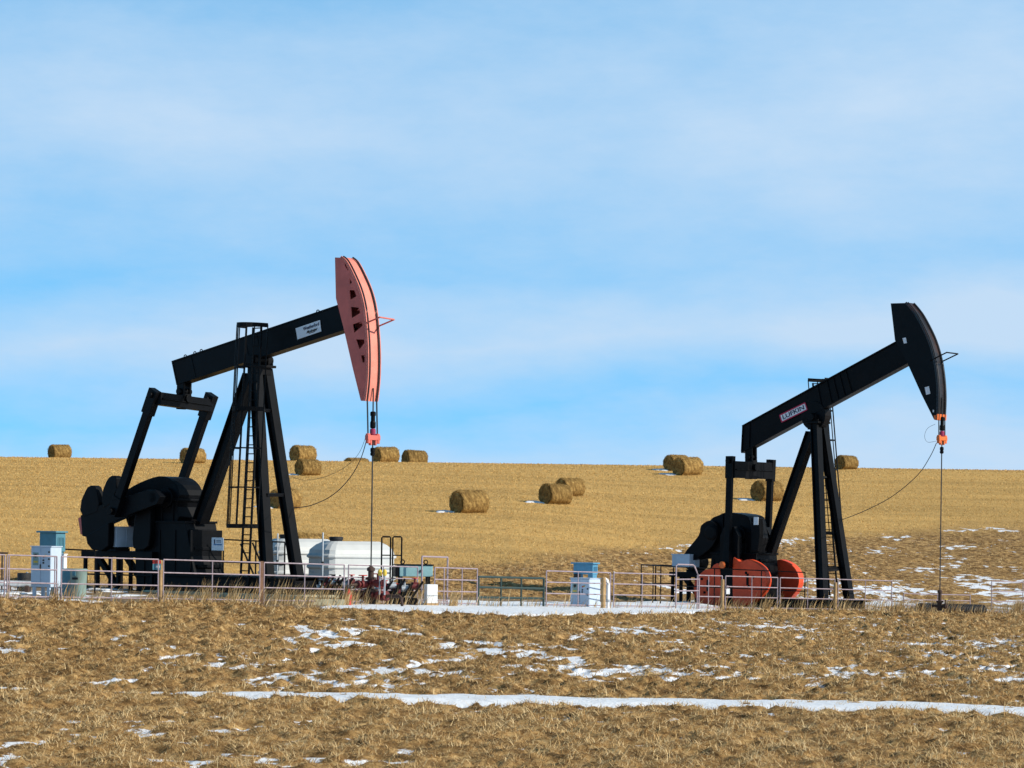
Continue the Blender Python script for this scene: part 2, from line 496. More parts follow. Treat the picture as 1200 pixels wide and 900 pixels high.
class MB:
    """collects shapes in one bmesh"""
    def __init__(s): s.bm = bmesh.new()

    def box(s, c, size, rz=0., mtx=None):
        r = bmesh.ops.create_cube(s.bm, size=1)
        m = Matrix.Translation(Vector(c)) @ (mtx.to_4x4() if mtx else Matrix.Rotation(rz, 4, 'Z')) @ Matrix.Diagonal((*size, 1))
        bmesh.ops.transform(s.bm, matrix=m, verts=r['verts']); return s

    def bar(s, p0, p1, w, h, side=(0, 1, 0)):
        p0 = Vector(p0); p1 = Vector(p1)
        d = (p1 - p0); L = d.length; d.normalize()
        y = Vector(side); y = (y - d * y.dot(d)).normalized(); z = d.cross(y)
        m = Matrix((d, y, z)).transposed()
        return s.box((p0 + p1) / 2, (L, w, h), mtx=m)

    def ibar(s, p0, p1, w, h, t=.05, side=(0, 1, 0)):
        """I section: two flanges and a web"""
        p0 = Vector(p0); p1 = Vector(p1)
        d = (p1 - p0).normalized(); y = Vector(side); y = (y - d * y.dot(d)).normalized(); z = d.cross(y)
        o = z * (h - t) / 2
        s.bar(p0 + o, p1 + o, w, t, side); s.bar(p0 - o, p1 - o, w, t, side)
        return s.bar(p0, p1, t, h - 2 * t, side)

    def tube(s, p0, p1, r, n=8, r2=None, caps=True):
        p0 = Vector(p0); p1 = Vector(p1); d = p1 - p0; L = d.length
        if L < 1e-6: return s
        res = bmesh.ops.create_cone(s.bm, cap_ends=caps, segments=n, radius1=r, radius2=r if r2 is None else r2, depth=L)
        q = Vector((0, 0, 1)).rotation_difference(d.normalized())
        bmesh.ops.transform(s.bm, matrix=Matrix.Translation((p0 + p1) / 2) @ q.to_matrix().to_4x4(), verts=res['verts'])
        return s

    def path(s, pts, r, n=6, closed=False):
        pts = [Vector(p) for p in pts]
        rings = []
        K = len(pts)
        for i, p in enumerate(pts):
            a = pts[i - 1] if (i > 0 or closed) else p
            b = pts[(i + 1) % K] if (i < K - 1 or closed) else p
            t = (b - a).normalized()
            u = t.cross(Vector((0, 0, 1)))
            if u.length < .2: u = t.cross(Vector((0, 1, 0)))
            u.normalize(); v = t.cross(u)
            rings.append([s.bm.verts.new(p + (u * cos(2 * pi * k / n) + v * sin(2 * pi * k / n)) * r) for k in range(n)])
        for i in range(K if closed else K - 1):
            A, B = rings[i], rings[(i + 1) % K]
            for k in range(n):
                s.bm.faces.new((A[k], A[(k + 1) % n], B[(k + 1) % n], B[k]))
        if not closed:
            s.bm.faces.new(rings[0][::-1]); s.bm.faces.new(rings[-1])
        return s

    def plate(s, outline, y0, y1, holes=()):
        """polygon in the local xz plane (list of (x, z)) given thickness along y"""
        t = bmesh.new()
        edges = []
        for loop in [outline] + list(holes):
            vs = [t.verts.new((p[0], 0, p[1])) for p in loop]
            for i in range(len(vs)):
                edges.append(t.edges.new((vs[i], vs[(i + 1) % len(vs)])))
        bmesh.ops.triangle_fill(t, edges=edges, use_beauty=True, use_dissolve=True, normal=(0, -1, 0))
        faces = t.faces[:]
        r = bmesh.ops.extrude_face_region(t, geom=faces)
        nv = [g for g in r['geom'] if isinstance(g, bmesh.types.BMVert)]
        for v in t.verts: v.co.y = y0
        for v in nv: v.co.y = y1
        bmesh.ops.recalc_face_normals(t, faces=t.faces)
        me = bpy.data.meshes.new('tmp'); t.to_mesh(me); t.free()
        s.bm.from_mesh(me); bpy.data.meshes.remove(me)
        return s

    def lathe(s, prof, c, axis=(0, 0, 1), n=20):
        c = Vector(c); q = Vector((0, 0, 1)).rotation_difference(Vector(axis).normalized())
        rings = []
        for r, z in prof:
            rings.append([s.bm.verts.new(c + q @ Vector((r * cos(2 * pi * k / n), r * sin(2 * pi * k / n), z))) for k in range(n)])
        for A, B in zip(rings, rings[1:]):
            for k in range(n):
                s.bm.faces.new((A[k], A[(k + 1) % n], B[(k + 1) % n], B[k]))
        s.bm.faces.new(rings[0][::-1]); s.bm.faces.new(rings[-1])
        return s

    def ring(s, c, R, r, axis=(0, 0, 1), n=20):
        c = Vector(c); q = Vector((0, 0, 1)).rotation_difference(Vector(axis).normalized())
        return s.path([c + q @ Vector((R * cos(2 * pi * k / n), R * sin(2 * pi * k / n), 0)) for k in range(n)], r, 6, True)

    def build(s, name, mat, parent=None, bevel=0., smooth=False, label=None):
        me = bpy.data.meshes.new(name)
        bmesh.ops.recalc_face_normals(s.bm, faces=s.bm.faces)
        s.bm.to_mesh(me); s.bm.free()
        me.materials.append(mat)
        o = bpy.data.objects.new(name, me); C.objects.link(o)
        if parent: o.parent = parent
        if smooth:
            me.polygons.foreach_set('use_smooth', np.ones(len(me.polygons), bool))
            try: me.set_sharp_from_angle(angle=radians(40))
            except Exception: pass
        if bevel:
            b = o.modifiers.new('bevel', 'BEVEL'); b.width = bevel; b.segments = 2; b.limit_method = 'ANGLE'; b.angle_limit = radians(40)
        if label: o['label'] = label
        return o


def text_obj(txt, size, mat, parent, mtx, name='lettering', shear=0., ext=.004, width=None):
    cu = bpy.data.curves.new('t', 'FONT'); cu.body = txt; cu.size = size; cu.align_x = 'CENTER'; cu.align_y = 'CENTER'
    cu.shear = shear; cu.extrude = ext; cu.offset = .020 * size
    t = bpy.data.objects.new('t', cu); C.objects.link(t)
    dg = bpy.context.evaluated_depsgraph_get()
    me = bpy.data.meshes.new_from_object(t.evaluated_get(dg))
    bpy.data.objects.remove(t); bpy.data.curves.remove(cu)
    me.name = name
    xs_ = [v.co.x for v in me.vertices]
    squash = width / (max(xs_) - min(xs_)) if width else 1.
    me.transform(mtx @ Matrix.Diagonal((squash, 1, 1, 1)))
    me.materials.clear(); me.materials.append(mat)
    o = bpy.data.objects.new(name, me); C.objects.link(o); o.parent = parent
    return o


def dup(o, parent=None):
    c = o.copy(); C.objects.link(c)
    if parent: c.parent = parent
    for ch in o.children: dup(ch, c)
    return c


# ------------------------------------------------------------------ ground, snow, grass
ter = grid_mesh('ground', XS, YS, TERR, M['terrain'], {'stubble': STUB, 'pad': PAD, 'dust': dust_field(GX, GY, BUMP)}); tag(ter, kind='structure')

iy0, iy1 = np.searchsorted(YS, 40), np.searchsorted(YS, 200)
ix0, ix1 = np.searchsorted(XS, -24), np.searchsorted(XS, 40)
sx, sy = XS[ix0:ix1], YS[iy0:iy1]
SXX, SYY = np.meshgrid(sx, sy)
LEV = snow_level(SXX, SYY)
SNZ = BASE[iy0:iy1, ix0:ix1] + LEV + (fbm(SXX * 1.1, SYY * 1.1, 5, 3) - .5) * .05
dz = SNZ - TERR[iy0:iy1, ix0:ix1]
snow = grid_mesh('snow', sx, sy, SNZ, M['snow'], keep=dz > -.03); tag(snow, kind='stuff', label='thin old snow lying in patches on grass and track')


def scatter(name, x, y, length, width, lean, mat, tint, bias=0., curl=.5, kind='stuff', label=None, z=None):
    n = len(x)
    if z is None:
        z = base(x, y) + bump(x, y) - .01
    az = RNG.uniform(0, 2 * pi, n)
    dx = np.cos(az) * (1 - abs(bias)) + bias; dy = np.sin(az) * (1 - .5 * abs(bias))
    nn = np.sqrt(dx * dx + dy * dy) + 1e-6; dx /= nn; dy /= nn
    face = RNG.uniform(-.9, .9, n)                    # width direction, roughly across the line of growth
    wx, wy = -dy * np.cos(face) + dx * np.sin(face), dx * np.cos(face) + dy * np.sin(face)
    s1, c1 = np.sin(lean), np.cos(lean)
    l2 = np.minimum(lean + curl * RNG.uniform(.2, 1, n), radians(105))
    s2, c2 = np.sin(l2), np.cos(l2)
    P0 = np.stack([x, y, z], -1)
    W = np.stack([wx, wy, np.zeros(n)], -1) * (width / 2)[:, None]
    P1 = P0 + np.stack([dx * s1, dy * s1, c1], -1) * (length * .55)[:, None]
    P2 = P1 + np.stack([dx * s2, dy * s2, c2], -1) * (length * .45)[:, None]
    co = np.stack([P0 - W, P0 + W, P1 + W * .8, P1 - W * .8, P2], 1).reshape(-1, 3)
    i = np.arange(n) * 5
    q = np.stack([i, i + 1, i + 2, i + 3], -1); t = np.stack([i + 3, i + 2, i + 4], -1)
    tt = np.repeat(tint, 5)
    o = raw_mesh(name, co, q, mat, {'tint': tt}, tris=t)
    return tag(o, kind=kind, label=label)


def snow_depth(x, y):
    return base(x, y) + snow_level(x, y) - (base(x, y) + bump(x, y))


def gen(n, y0, y1, power, margin=1.12, xlim=(-24, 40)):
    """points spread over the seen part of the ground, denser near the camera"""
    u = RNG.random(n)
    y = (y0 ** power + u * (y1 ** power - y0 ** power)) ** (1 / power)
    x = RNG.uniform(-1, 1, n) * (.182 * margin * y + 1.0)
    return x, y


def near_grass():
    x, y = gen(880000, 41, 124, .5)
    lip = np.interp(x, LX, LY)
    ok = (y < lip + .25)
    sd = snow_depth(x, y)
    cl = fbm(x * 3.0, y * 2.1, 3, 4, .55)
    dens = np.clip(.55 + 2.2 * (cl - .45), .12, 1)
    du = dust_field(x, y, bump(x, y))
    p = dens * np.where(sd > .08, .05, np.where(sd > .0, .30, 1.0)) * (1 - .93 * sstep(-.10, .08, du))
    ok &= RNG.random(len(x)) < p
    x, y, cl, lip = x[ok], y[ok], cl[ok], lip[ok]
    n = len(x)
    big = fbm(x * .5, y * .4, 41, 3)
    L = RNG.uniform(.07, .20, n) * (.65 + 1.2 * np.clip(cl - .25, 0, 1)) * (.8 + .5 * big)
    L *= 1 + .55 * np.exp(-((y - lip + 1.2) / 1.2) ** 2)
    w = (.007 + .008 * RNG.random(n)) * (y / 55)
    lean = np.radians(np.clip(RNG.normal(72, 20, n), 10, 98))
    tint = np.clip(.12 + .70 * RNG.random(n) ** 1.2 + 1.1 * (cl - .45) + .35 * (big - .5) + .3 * (RNG.random(n) < .06) + .06 - .13 * sstep(57, 62, y), 0, 1)
    return scatter('dry_grass', x, y, L, w, lean, M['grass'], tint, bias=.12, curl=.7, label='matted dry brown grass on the bank')


near_grass()


def back_grass():
    x, y = gen(330000, 96, 205, 1.2)
    stub, pad = masks(x, y)
    lip = np.interp(x, LX, LY)
    sd = snow_depth(x, y)
    ok = (y > lip + 2) & (RNG.random(len(x)) < (1 - stub) * (1 - .9 * pad)) & (RNG.random(len(x)) < np.where(sd > .0, .05, .8)) & (RNG.random(len(x)) < 1 - .9 * sstep(-.1, .1, dust_field(x, y, bump(x, y))))
    x, y = x[ok], y[ok]; n = len(x)
    cl = fbm(x * 3.0, y * 2.1, 3, 4, .55)
    L = RNG.uniform(.10, .28, n) * (.6 + 1.2 * np.clip(cl - .25, 0, 1)) * np.interp(x, [0, 6], [.8, .5])
    w = (.012 + .014 * RNG.random(n)) * (y / 110)
    tint = np.clip(.06 + .70 * RNG.random(n) ** 1.2 + 1.2 * (cl - .45), 0, 1)
    return scatter('rough_grass', x, y, L, w, np.radians(np.clip(RNG.normal(65, 22, n), 5, 95)), M['grass'], tint, bias=.12, curl=.6, label='brown rough grass on the slope below the stubble')


back_grass()


def stubble():
    x, y = gen(420000, 108, 258, 1.5)
    stub, pad = masks(x, y)
    ok = (RNG.random(len(x)) < stub) & (pad < .5)
    x, y = x[ok], y[ok]; n = len(x)
    # drilled rows running along the slope
    rows = np.round((y + .06 * x) / .34) * .34 - .06 * x + RNG.normal(0, .05, n)
    y = np.where(RNG.random(n) < .6, rows, y)
    pat = fbm(x * .5, y * .5, 23, 4, .6)
    L = RNG.uniform(.05, .14, n) * (.7 + .6 * pat)
    w = (.014 + .016 * RNG.random(n)) * (y / 150)
    tint = np.clip(.15 + .7 * RNG.random(n) + .45 * (pat - .5), 0, 1)
    return scatter('stubble', x, y, L, w, np.radians(RNG.uniform(10, 85, n)), M['stub'], tint, curl=.3, label='golden cut stubble covering the hillside field')


stubble()


# ------------------------------------------------------------------ pumpjacks
class Frame:
    def __init__(s, O, a):
        s.O = Vector(O); s.a = a
        s.n = Vector((sin(a), cos(a), 0)); s.e = Vector((cos(a), -sin(a), 0))

    def L(s, px, py, yl=0.):
        """local point where the line of sight of a traced pixel meets the machine's plane y = yl"""
        r = ray(px, py)
        t = (yl - (EYE - s.O).dot(s.n)) / r.dot(s.n)
        p = EYE + r * t - s.O
        return Vector((p.dot(s.e), yl, p.z))

    def P(s, pts, yl):
        return [(q.x, q.z) for q in (s.L(x, y, yl) for x, y in pts)]


def smooth_curve(pts, n=18):
    """Catmull-Rom through 2D points"""
    out = []
    K = len(pts)
    for i in range(K - 1):
        p0 = Vector(pts[max(i - 1, 0)]); p1 = Vector(pts[i]); p2 = Vector(pts[i + 1]); p3 = Vector(pts[min(i + 2, K - 1)])
        for k in range(n // 3):
            t = k / (n // 3)
            out.append(.5 * ((2 * p1) + (-p0 + p2) * t + (2 * p0 - 5 * p1 + 4 * p2 - p3) * t * t + (-p0 + 3 * p1 - 3 * p2 + p3) * t ** 3))
    out.append(Vector(pts[-1]))
    return [(p.x, p.y) for p in out]


def horsehead(fr, R, near_arc, back, hw, mat, rimmat, holes, cab_y):
    arc = smooth_curve(fr.P(near_arc, -hw))
    bk = fr.P(back, -hw)
    outline = arc + bk
    head = MB()
    head.plate(outline, -hw, -hw + .03, [fr.P(h, -hw) for h in holes])
    head.plate(outline, hw - .03, hw)
    # stiffening ribs between the side plates
    for k in range(2, len(arc) - 2, 5):
        a = Vector((arc[k][0], 0, arc[k][1])); c = Vector((bk[len(bk) // 2][0], 0, bk[len(bk) // 2][1]))
        head.bar(a + (c - a) * .04, a + (c - a) * .30, 2 * hw - .07, .03)
    for i in range(len(bk) - 1):
        a, b = bk[i], bk[i + 1]
        head.bar((a[0], 0, a[1]), (b[0], 0, b[1]), 2 * hw - .064, .025)
    h = head.build('horsehead', mat, R)
    # curved face (wrapped plate) with raised lips
    rim = MB()
    for i in range(len(arc) - 1):
        a, b = Vector((arc[i][0], 0, arc[i][1])), Vector((arc[i + 1][0], 0, arc[i + 1][1]))
        d = (b - a).normalized()
        rim.bar(a - d * .01, b + d * .01, 2 * hw + .05, .05)
        nrm = Vector((-d.z, 0, d.x))
        if nrm.x < 0: nrm = -nrm
        for sgn in (-1, 1):
            rim.bar(a + nrm * .05 + Vector((0, sgn * (hw + .005), 0)), b + nrm * .05 + Vector((0, sgn * (hw + .005), 0)), .03, .035)
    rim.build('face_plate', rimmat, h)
    return h, arc


def build_pumpjack(cfg):
    fr = cfg['frame']; L = fr.L
    R = root('pumpjack', fr.O, -fr.a, cfg['label'], 'pumpjack', 'pumpjacks')
    bl = M['black']
    # ---- walking beam
    hw = .23
    TL, TR, BL, BR = [L(*p, -hw) for p in cfg['beam']]
    for p in (TL, TR, BL, BR): p.y = 0
    d = (TR - TL).normalized()
    b = MB()
    up = Vector((-d.z, 0, d.x))
    b.bar(TL - up * .03, TR + d * .25 - up * .03, 2 * hw, .06)
    b.bar(BL + up * .03, BR + d * .25 + up * .03, 2 * hw, .06)
    web = [TL - up * .05, TR + d * .2 - up * .05, BR + d * .2 + up * .05, BL + up * .05]
    b.plate([(p.x, p.z) for p in web], -cfg.get('web', .19), cfg.get('web', .19))
    b.bar(TL + d * .02 - up * .06, BL + d * .02 + up * .06, 2 * hw - .012, .05)
    for k in cfg['stiff']:
        p = TL.lerp(TR, k); q = BL.lerp(BR, k)
        b.bar(p - up * .061, q + up * .061, 2 * hw - .02, .03)
    for k in cfg['lugs']:                                   # lifting eyes on the top flange
        p = TL.lerp(TR, k) + up * .05
        b.ring(p, .07, .02, (0, 1, 0), 12)
    b.build('walking_beam', bl, R, .012)
    # ---- horsehead, bridle, carrier bar, rod
    hhw = .30
    head, arc = horsehead(fr, R, cfg['arc'], cfg['back'], hhw, cfg['headmat'], cfg['facemat'], cfg['holes'], .2)
    hb = MB()
    for p0, p1 in zip(cfg['hook'], cfg['hook'][1:]):
        hb.tube(L(*p0), L(*p1), .028, 8)
    hb.build('wireline_guard', cfg['hookmat'], head)
    if cfg.get('band'):
        e0 = Vector((arc[-1][0], 0, arc[-1][1])); k = len(arc) - 1
        while arc[k][1] < arc[-1][1] + .22: k -= 1
        e1 = Vector((arc[k][0], 0, arc[k][1])); dd = (e1 - e0).normalized(); nn = Vector((dd.z, 0, -dd.x)); nn = nn if nn.x > 0 else -nn
        MB().bar(e0 + nn * .045, e0 + dd * .24 + nn * .045, 2 * hhw + .10, .05).build('toe_band', M['safety'], head)
        pts = fr.P(cfg['band'], -hhw - .012)
        MB().plate(pts, -hhw - .014, hhw + .014).build('orange_band', M['safety'], head)
    for pts in cfg.get('decals', ()):
        MB().plate(fr.P(pts, -hhw - .006), -hhw - .006, -hhw - .002).build('decal', M['label'], head)
    carr = cfg['carrier']
    cz = L(*carr, 0)
    br = MB()
    rim_out = []
    for i, p in enumerate(arc):
        q = Vector((p[0], 0, p[1])); t0 = Vector((arc[max(i - 1, 0)][0], 0, arc[max(i - 1, 0)][1])); t1 = Vector((arc[min(i + 1, len(arc) - 1)][0], 0, arc[min(i + 1, len(arc) - 1)][1]))
        d2 = (t1 - t0).normalized(); nr = Vector((-d2.z, 0, d2.x)); nr = nr if nr.x > 0 else -nr
        rim_out.append(q + nr * .07)
    cables = []
    for sgn in (-1, 1):
        pts = [p + Vector((0, sgn * cfg['cab_y'], 0)) for p in rim_out[1:] if p.z > rim_out[-1].z - 1]
        pts.append(Vector((cz.x, sgn * cfg['cab_y'], cz.z)))
        c = MB().path(pts, .028, 6); c.build('bridle_cable', M['cable'], R, smooth=True)
    cb = MB()
    cb.box(cz, (.16, 2 * cfg['cab_y'] + .16, .17))
    for sgn in (-1, 1):
        cb.tube(cz + Vector((0, sgn * cfg['cab_y'], -.20)), cz + Vector((0, sgn * cfg['cab_y'], .14)), .085, 10)
        cb.box(cz + Vector((.0, sgn * .12, -.16)), (.12, .07, .20))
    cb.build('carrier_bar', cfg['carmat'], R, .02)
    lc = MB().lathe([(.085, 0), (.10, .03), (.10, .19), (.07, .22)], cz + Vector((0, 0, .09)), n=14); lc.build('load_cell', M['magenta'], R)
    rc = MB().lathe([(.08, 0), (.10, .05), (.10, .2), (.075, .26), (.075, .42), (.10, .44), (.10, .55), (.06, .58)], cz + Vector((0, 0, .32)), n=12)
    rc.build('rod_clamp', bl, R)
    rb = L(*cfg['rodend'], 0)
    foot = Vector((cz.x, 0, rb.z))
    MB().tube(foot, cz + Vector((0, 0, 1.7)), .024, 8).build('polished_rod', M['cable'], R, smooth=True)
    rl = MB().lathe([(.05, 0), (.08, .03), (.08, .1), (.06, .12), (.08, .15), (.08, .25), (.05, .28)], Vector((cz.x, 0, cz.z - .62)), n=12)
    rl.build('rod_coupling', bl, R)
    # ---- samson post
    for name, t, bt, w in cfg['legs']:
        o = MB().ibar(L(*t), L(*bt), w, w * .95, .05, (0, 1, 0)); o.bar(L(*t), L(*bt), w * .55, w * .55)
        o.build('post_leg', bl, R, .008)
    for p0, p1, w in cfg['braces']:
        MB().bar(L(*p0), L(*p1), w, w).build('cross_brace', bl, R, .008)
    st = cfg['saddle']
    s_ = MB(); c = L(*st, 0)
    s_.box(c + Vector((0, 0, -.05)), (.75, .95, .09)); s_.box(c + Vector((0, 0, -.22)), (.5, .7, .26))
    for sgn in (-1, 1):
        s_.box(c + Vector((0, sgn * .33, .14)), (.42, .18, .30))
        for q in (-1, 1): s_.tube(c + Vector((q * .28, sgn * .36, -.02)), c + Vector((q * .28, sgn * .36, .10)), .04, 6)
    s_.tube(c + Vector((0, -.55, .18)), c + Vector((0, .55, .18)), .17, 16)
    s_.build('saddle_bearing', bl, R, .012)
    if cfg.get('disc'):
        p = L(*cfg['disc'], -.215)
        MB().lathe([(.62, 0), (.62, .43)], p, (0, 1, 0), 28).build('bearing_housing', bl, R, .015)
    # ---- equaliser, tail bearing, pitmans
    eN, eF = L(*cfg['eqN']), L(*cfg['eqF'])
    eh = cfg['eqh']
    e = MB(); e.bar(eN, eF, .36, eh, (1, 0, 0)); mid = (eN + eF) / 2
    e.bar(eN.lerp(eF, .03), eN.lerp(eF, .97), .46, .05, (1, 0, 0))
    e.build('equalizer', bl, R, .015)
    tb = MB(); tp = L(*cfg['tail'], 0)
    for sgn in (-1, 1):
        tb.bar(tp + Vector((0, sgn * .16, 0)), mid + Vector((0, sgn * .16, .02)), .09, .36)
    tb.tube(mid + Vector((-.3, 0, .12)), mid + Vector((.3, 0, .12)), .15, 14)
    tb.tube(tp.lerp(mid, .45) + Vector((0, -.30, 0)), tp.lerp(mid, .45) + Vector((0, .30, 0)), .12, 14)
    for q in (-1, 1):
        tb.box(mid + Vector((q * .13, 0, .02)), (.1, .42, eh + .1))
    tb.build('tail_bearing', bl, R, .01)
    for (p0, p1) in cfg['pit']:
        a, b_ = L(*p0), L(*p1)
        d3 = (b_ - a).normalized()
        o = MB(); o.bar(a, b_, cfg['pitw'] * .7, cfg['pitw'])
        o.bar(a - d3 * .2, a + d3 * .75, cfg['pitw'] * .9, cfg['pitw'] * 1.35)
        o.bar(b_ - d3 * .55, b_ + d3 * .15, cfg['pitw'] * .9, cfg['pitw'] * 1.3)
        o.tube(b_ + Vector((0, -.30, 0)), b_ + Vector((0, .32, 0)), .13, 14)
        o.tube(a + Vector((0, -.24, 0)), a + Vector((0, .22, 0)), .11, 12)
        po = o.build('pitman_arm', bl, R, .012)
        if cfg.get('pinmat'):
            MB().lathe([(.15, 0), (.15, .08), (.09, .11)], b_ + Vector((0, -.42, 0)) + Vector((0, .11, 0)), (0, -1, 0), 16).build('pin_cap', cfg['pinmat'], po)
    # ---- cranks with counterweights
    yc = cfg['crank_y']
    for sgn in (-1, 1):
        pts = fr.P(cfg['crank'], -yc)
        ck = MB().plate(pts, sgn * yc - .14, sgn * yc + .14)
        sh = fr.P([cfg['shaft']], -yc)[0]
        ck.lathe([(.28, 0), (.28, .08), (.2, .1), (.2, .14)], (sh[0], sgn * yc, sh[1]) if sgn > 0 else (sh[0], -yc - .0, sh[1]), (0, sgn, 0), 18)
        k = ck.build('crank', bl, R, .015)
        for w in cfg['weights']:
            hw_ = cfg.get('wth', .19)
            wt = MB().plate(smooth_loop(fr.P(w, -yc), cfg.get('wsm', 5)), sgn * yc - hw_, sgn * yc + hw_)
            wo = wt.build('counterweight', cfg['wmat'], k, .03)
            cx = sum(p[0] for p in fr.P(w, -yc)) / len(w); cz2 = sum(p[1] for p in fr.P(w, -yc)) / len(w)
            if cfg['wmat'] is not bl:
                bt = MB()
                for dx_, dz_ in ((-.2, .28), (.18, .1), (-.05, -.3)):
                    bt.lathe([(.06, 0), (.06, .03)], (cx + dx_, sgn * (yc + .191), cz2 + dz_), (0, sgn, 0), 8)
                bt.box((cx - .12 * (1 if cx > sh[0] else -1), sgn * (yc + .193), cz2), (.12, .03, .5))
                bt.build('bolt', bl, wo)
        if cfg.get('tip'):
            MB().plate(fr.P(cfg['tip'], -yc), sgn * yc - .12, sgn * yc + .12).build('crank_tip', M['pink'], k, .01)
    sh = fr.P([cfg['shaft']], -yc)[0]
    # ---- gear reducer and pedestal
    g = MB(); gw = cfg['gw']
    g.plate(smooth_loop(fr.P(cfg['gear'], -gw), 2), -gw, gw)
    gp = fr.P(cfg['gear'], -gw)
    gx = [p[0] for p in gp]; gz = [p[1] for p in gp]
    zm = (min(gz) + max(gz)) / 2
    g.box(((min(gx) + max(gx)) / 2, 0, zm + .05), (max(gx) - min(gx) + .06, 2 * gw + .12, .09))     # housing flange
    for k in range(5):
        xx = min(gx) + (max(gx) - min(gx)) * (k + .5) / 5
        g.box((xx, 0, (min(gz) + zm) / 2), (.05, 2 * gw + .10, zm - min(gz)))
    g.tube((sh[0], -yc + .1, sh[1]), (sh[0], yc - .1, sh[1]), .2, 18)
    g.tube((sh[0], -gw - .14, sh[1]), (sh[0], gw + .14, sh[1]), .36, 20)
    gb = g.build('gear_reducer', bl, R, .02)
    for pts in cfg.get('gear_label', ()):
        pp = fr.P(pts, -gw); MB().plate(pp, -gw - .02, -gw - .012).build('label_plate', M['label'], gb)
    for pts, y0_, y1_, nm in cfg.get('extra', ()):
        MB().plate(fr.P(pts, y0_), y0_, y1_).build(nm, bl, R, .02)
    ped = MB(); pw = cfg['pw']
    pp = fr.P(cfg['ped'], -pw)
    ped.plate(pp, -pw, pw)
    xs_ = [p[0] for p in pp]; zs_ = [p[1] for p in pp]
    ped.box(((pp[0][0] + pp[1][0]) / 2, 0, max(zs_) - .04), (abs(pp[1][0] - pp[0][0]) + .12, 2 * pw + .12, .08))
    a, b_ = Vector((pp[1][0], 0, pp[1][1])), Vector((pp[2][0], 0, pp[2][1]))
    d4 = (b_ - a).normalized(); n4 = Vector((-d4.z, 0, d4.x)); n4 = n4 if n4.x > 0 else -n4
    for k in (.14, .38, .62, .86):                        # rungs of the step plate on the sloping end
        q = a.lerp(b_, k) + n4 * .05
        ped.bar(q + Vector((0, -pw * .8, 0)), q + Vector((0, pw * .8, 0)), .10, .12, (1, 0, 0))
    for k in range(4):
        xx = pp[3][0] + (pp[2][0] - pp[3][0]) * (k + .5) / 4
        ped.box((xx, 0, zs_[3] + (max(zs_) - zs_[3]) * .45), (.06, 2 * pw + .07, (max(zs_) - zs_[3]) * .86))
    ped.build('pedestal', bl, R, .015)
    # ---- skid, platform, motor
    sk = MB()
    (x0, x1, zt) = cfg['skid']
    for sgn in (-1, 1):
        sk.ibar((x0, sgn * .95, zt / 2 + .02), (x1, sgn * .95, zt / 2 + .02), .34, zt, .05)
    nx = int((x1 - x0) / 1.1)
    for k in range(nx + 1):
        xx = x0 + .15 + (x1 - x0 - .3) * k / nx
        sk.box((xx, 0, zt / 2), (.18, 1.88, zt * .8))
    sk.box(((x0 + x1) / 2, 0, zt + .03), (x1 - x0, 1.7, .03))
    sk.build('skid_base', bl, R, .01)
    pl = MB()
    q0, q1 = L(*cfg['plat'][0], -1.0), L(*cfg['plat'][1], -1.0)
    pl.box(((q0.x + q1.x) / 2, 0, q0.z - .11), (q1.x - q0.x, 2.0, .22))
    for xx in (q0.x + .12, (q0.x + q1.x) / 2, q1.x - .1):
        for sgn in (-1, -.3, .4, 1):
            pl.bar((xx, sgn * .88, .0), (xx, sgn * .88, q0.z - .2), .12, .12)
    for sgn in (-1, 1):
        pl.bar((q0.x + .6, sgn * .70, q0.z - .2), (q0.x + .6 + (q0.z - .3) * .95, sgn * .70, .15), .2, .2)
    pl.bar((q0.x + .1, -.92, q0.z * .45), (q1.x, -.92, q0.z * .45), .05, .05)
    pl.build('motor_platform', bl, R, .01)
    mm = MB(); bx = cfg['motor']
    c0 = L(*bx['p'], bx['y'])
    mm.box((c0.x + bx['sx'] / 2, bx['y'] + bx['sy'] / 2, c0.z - bx['sz'] / 2), (bx['sx'], bx['sy'], bx['sz']))
    mm.box((c0.x + bx['sx'] / 2, bx['y'] + bx['sy'] / 2, c0.z + .012), (bx['sx'] + .05, bx['sy'] + .05, .05))
    mm.box((c0.x + bx['sx'] + .006, bx['y'] + bx['sy'] / 2, c0.z - bx['sz'] * .5), (.02, .02, bx['sz'] * .85))
    mm.build('motor_housing', M['grey'], R, .015)
    mot = MB(); zc = q0.z + .42
    mot.tube((q0.x + .5, -.1, zc), (q0.x + .5, .8, zc), .34, 20)
    for k in range(9): mot.tube((q0.x + .5, -.02 + k * .09, zc), (q0.x + .5, .02 + k * .09, zc), .37, 20)
    mot.box((q0.x + .5, .35, q0.z + .05), (.6, .7, .1))
    mot.build('drive_motor', bl, R, smooth=True)
    bg = MB().plate(smooth_loop(fr.P(cfg['guard'], -.8), 3), -.98, -.72)
    bg.build('belt_guard', bl, R, .03)
    if cfg.get('sheave'):
        p = L(*cfg['sheave'], -1.0)
        MB().lathe([(.32, 0), (.32, .05), (.26, .06), (.26, .08)], p, (0, -1, 0), 24).build('sheave_cover', bl, R, .01)
    # ---- ladder and cage
    lad = MB(); lt, lb = L(*cfg['lad'][0]), L(*cfg['lad'][1])
    ax = (lt - lb).normalized()
    for sgn in (-1, 1):
        lad.bar(lb + Vector((sgn * .2, 0, 0)), lb.lerp(lt, .97) + Vector((sgn * .2, 0, 0)), .06, .06)
    nr = int((lt - lb).length / .31)
    for k in range(1, nr):
        p = lb.lerp(lt, k / nr)
        lad.tube(p + Vector((-.2, 0, 0)), p + Vector((.2, 0, 0)), .022, 6)
    lo = lad.build('ladder', bl, R)
    cg = MB(); dirn = cfg['cagedir']
    def hoop(p):
        return [p + Vector((cfg['cagew'] * cos(t), dirn * cfg['caged'] * sin(t), 0)) for t in [pi * k / 14 for k in range(15)]]
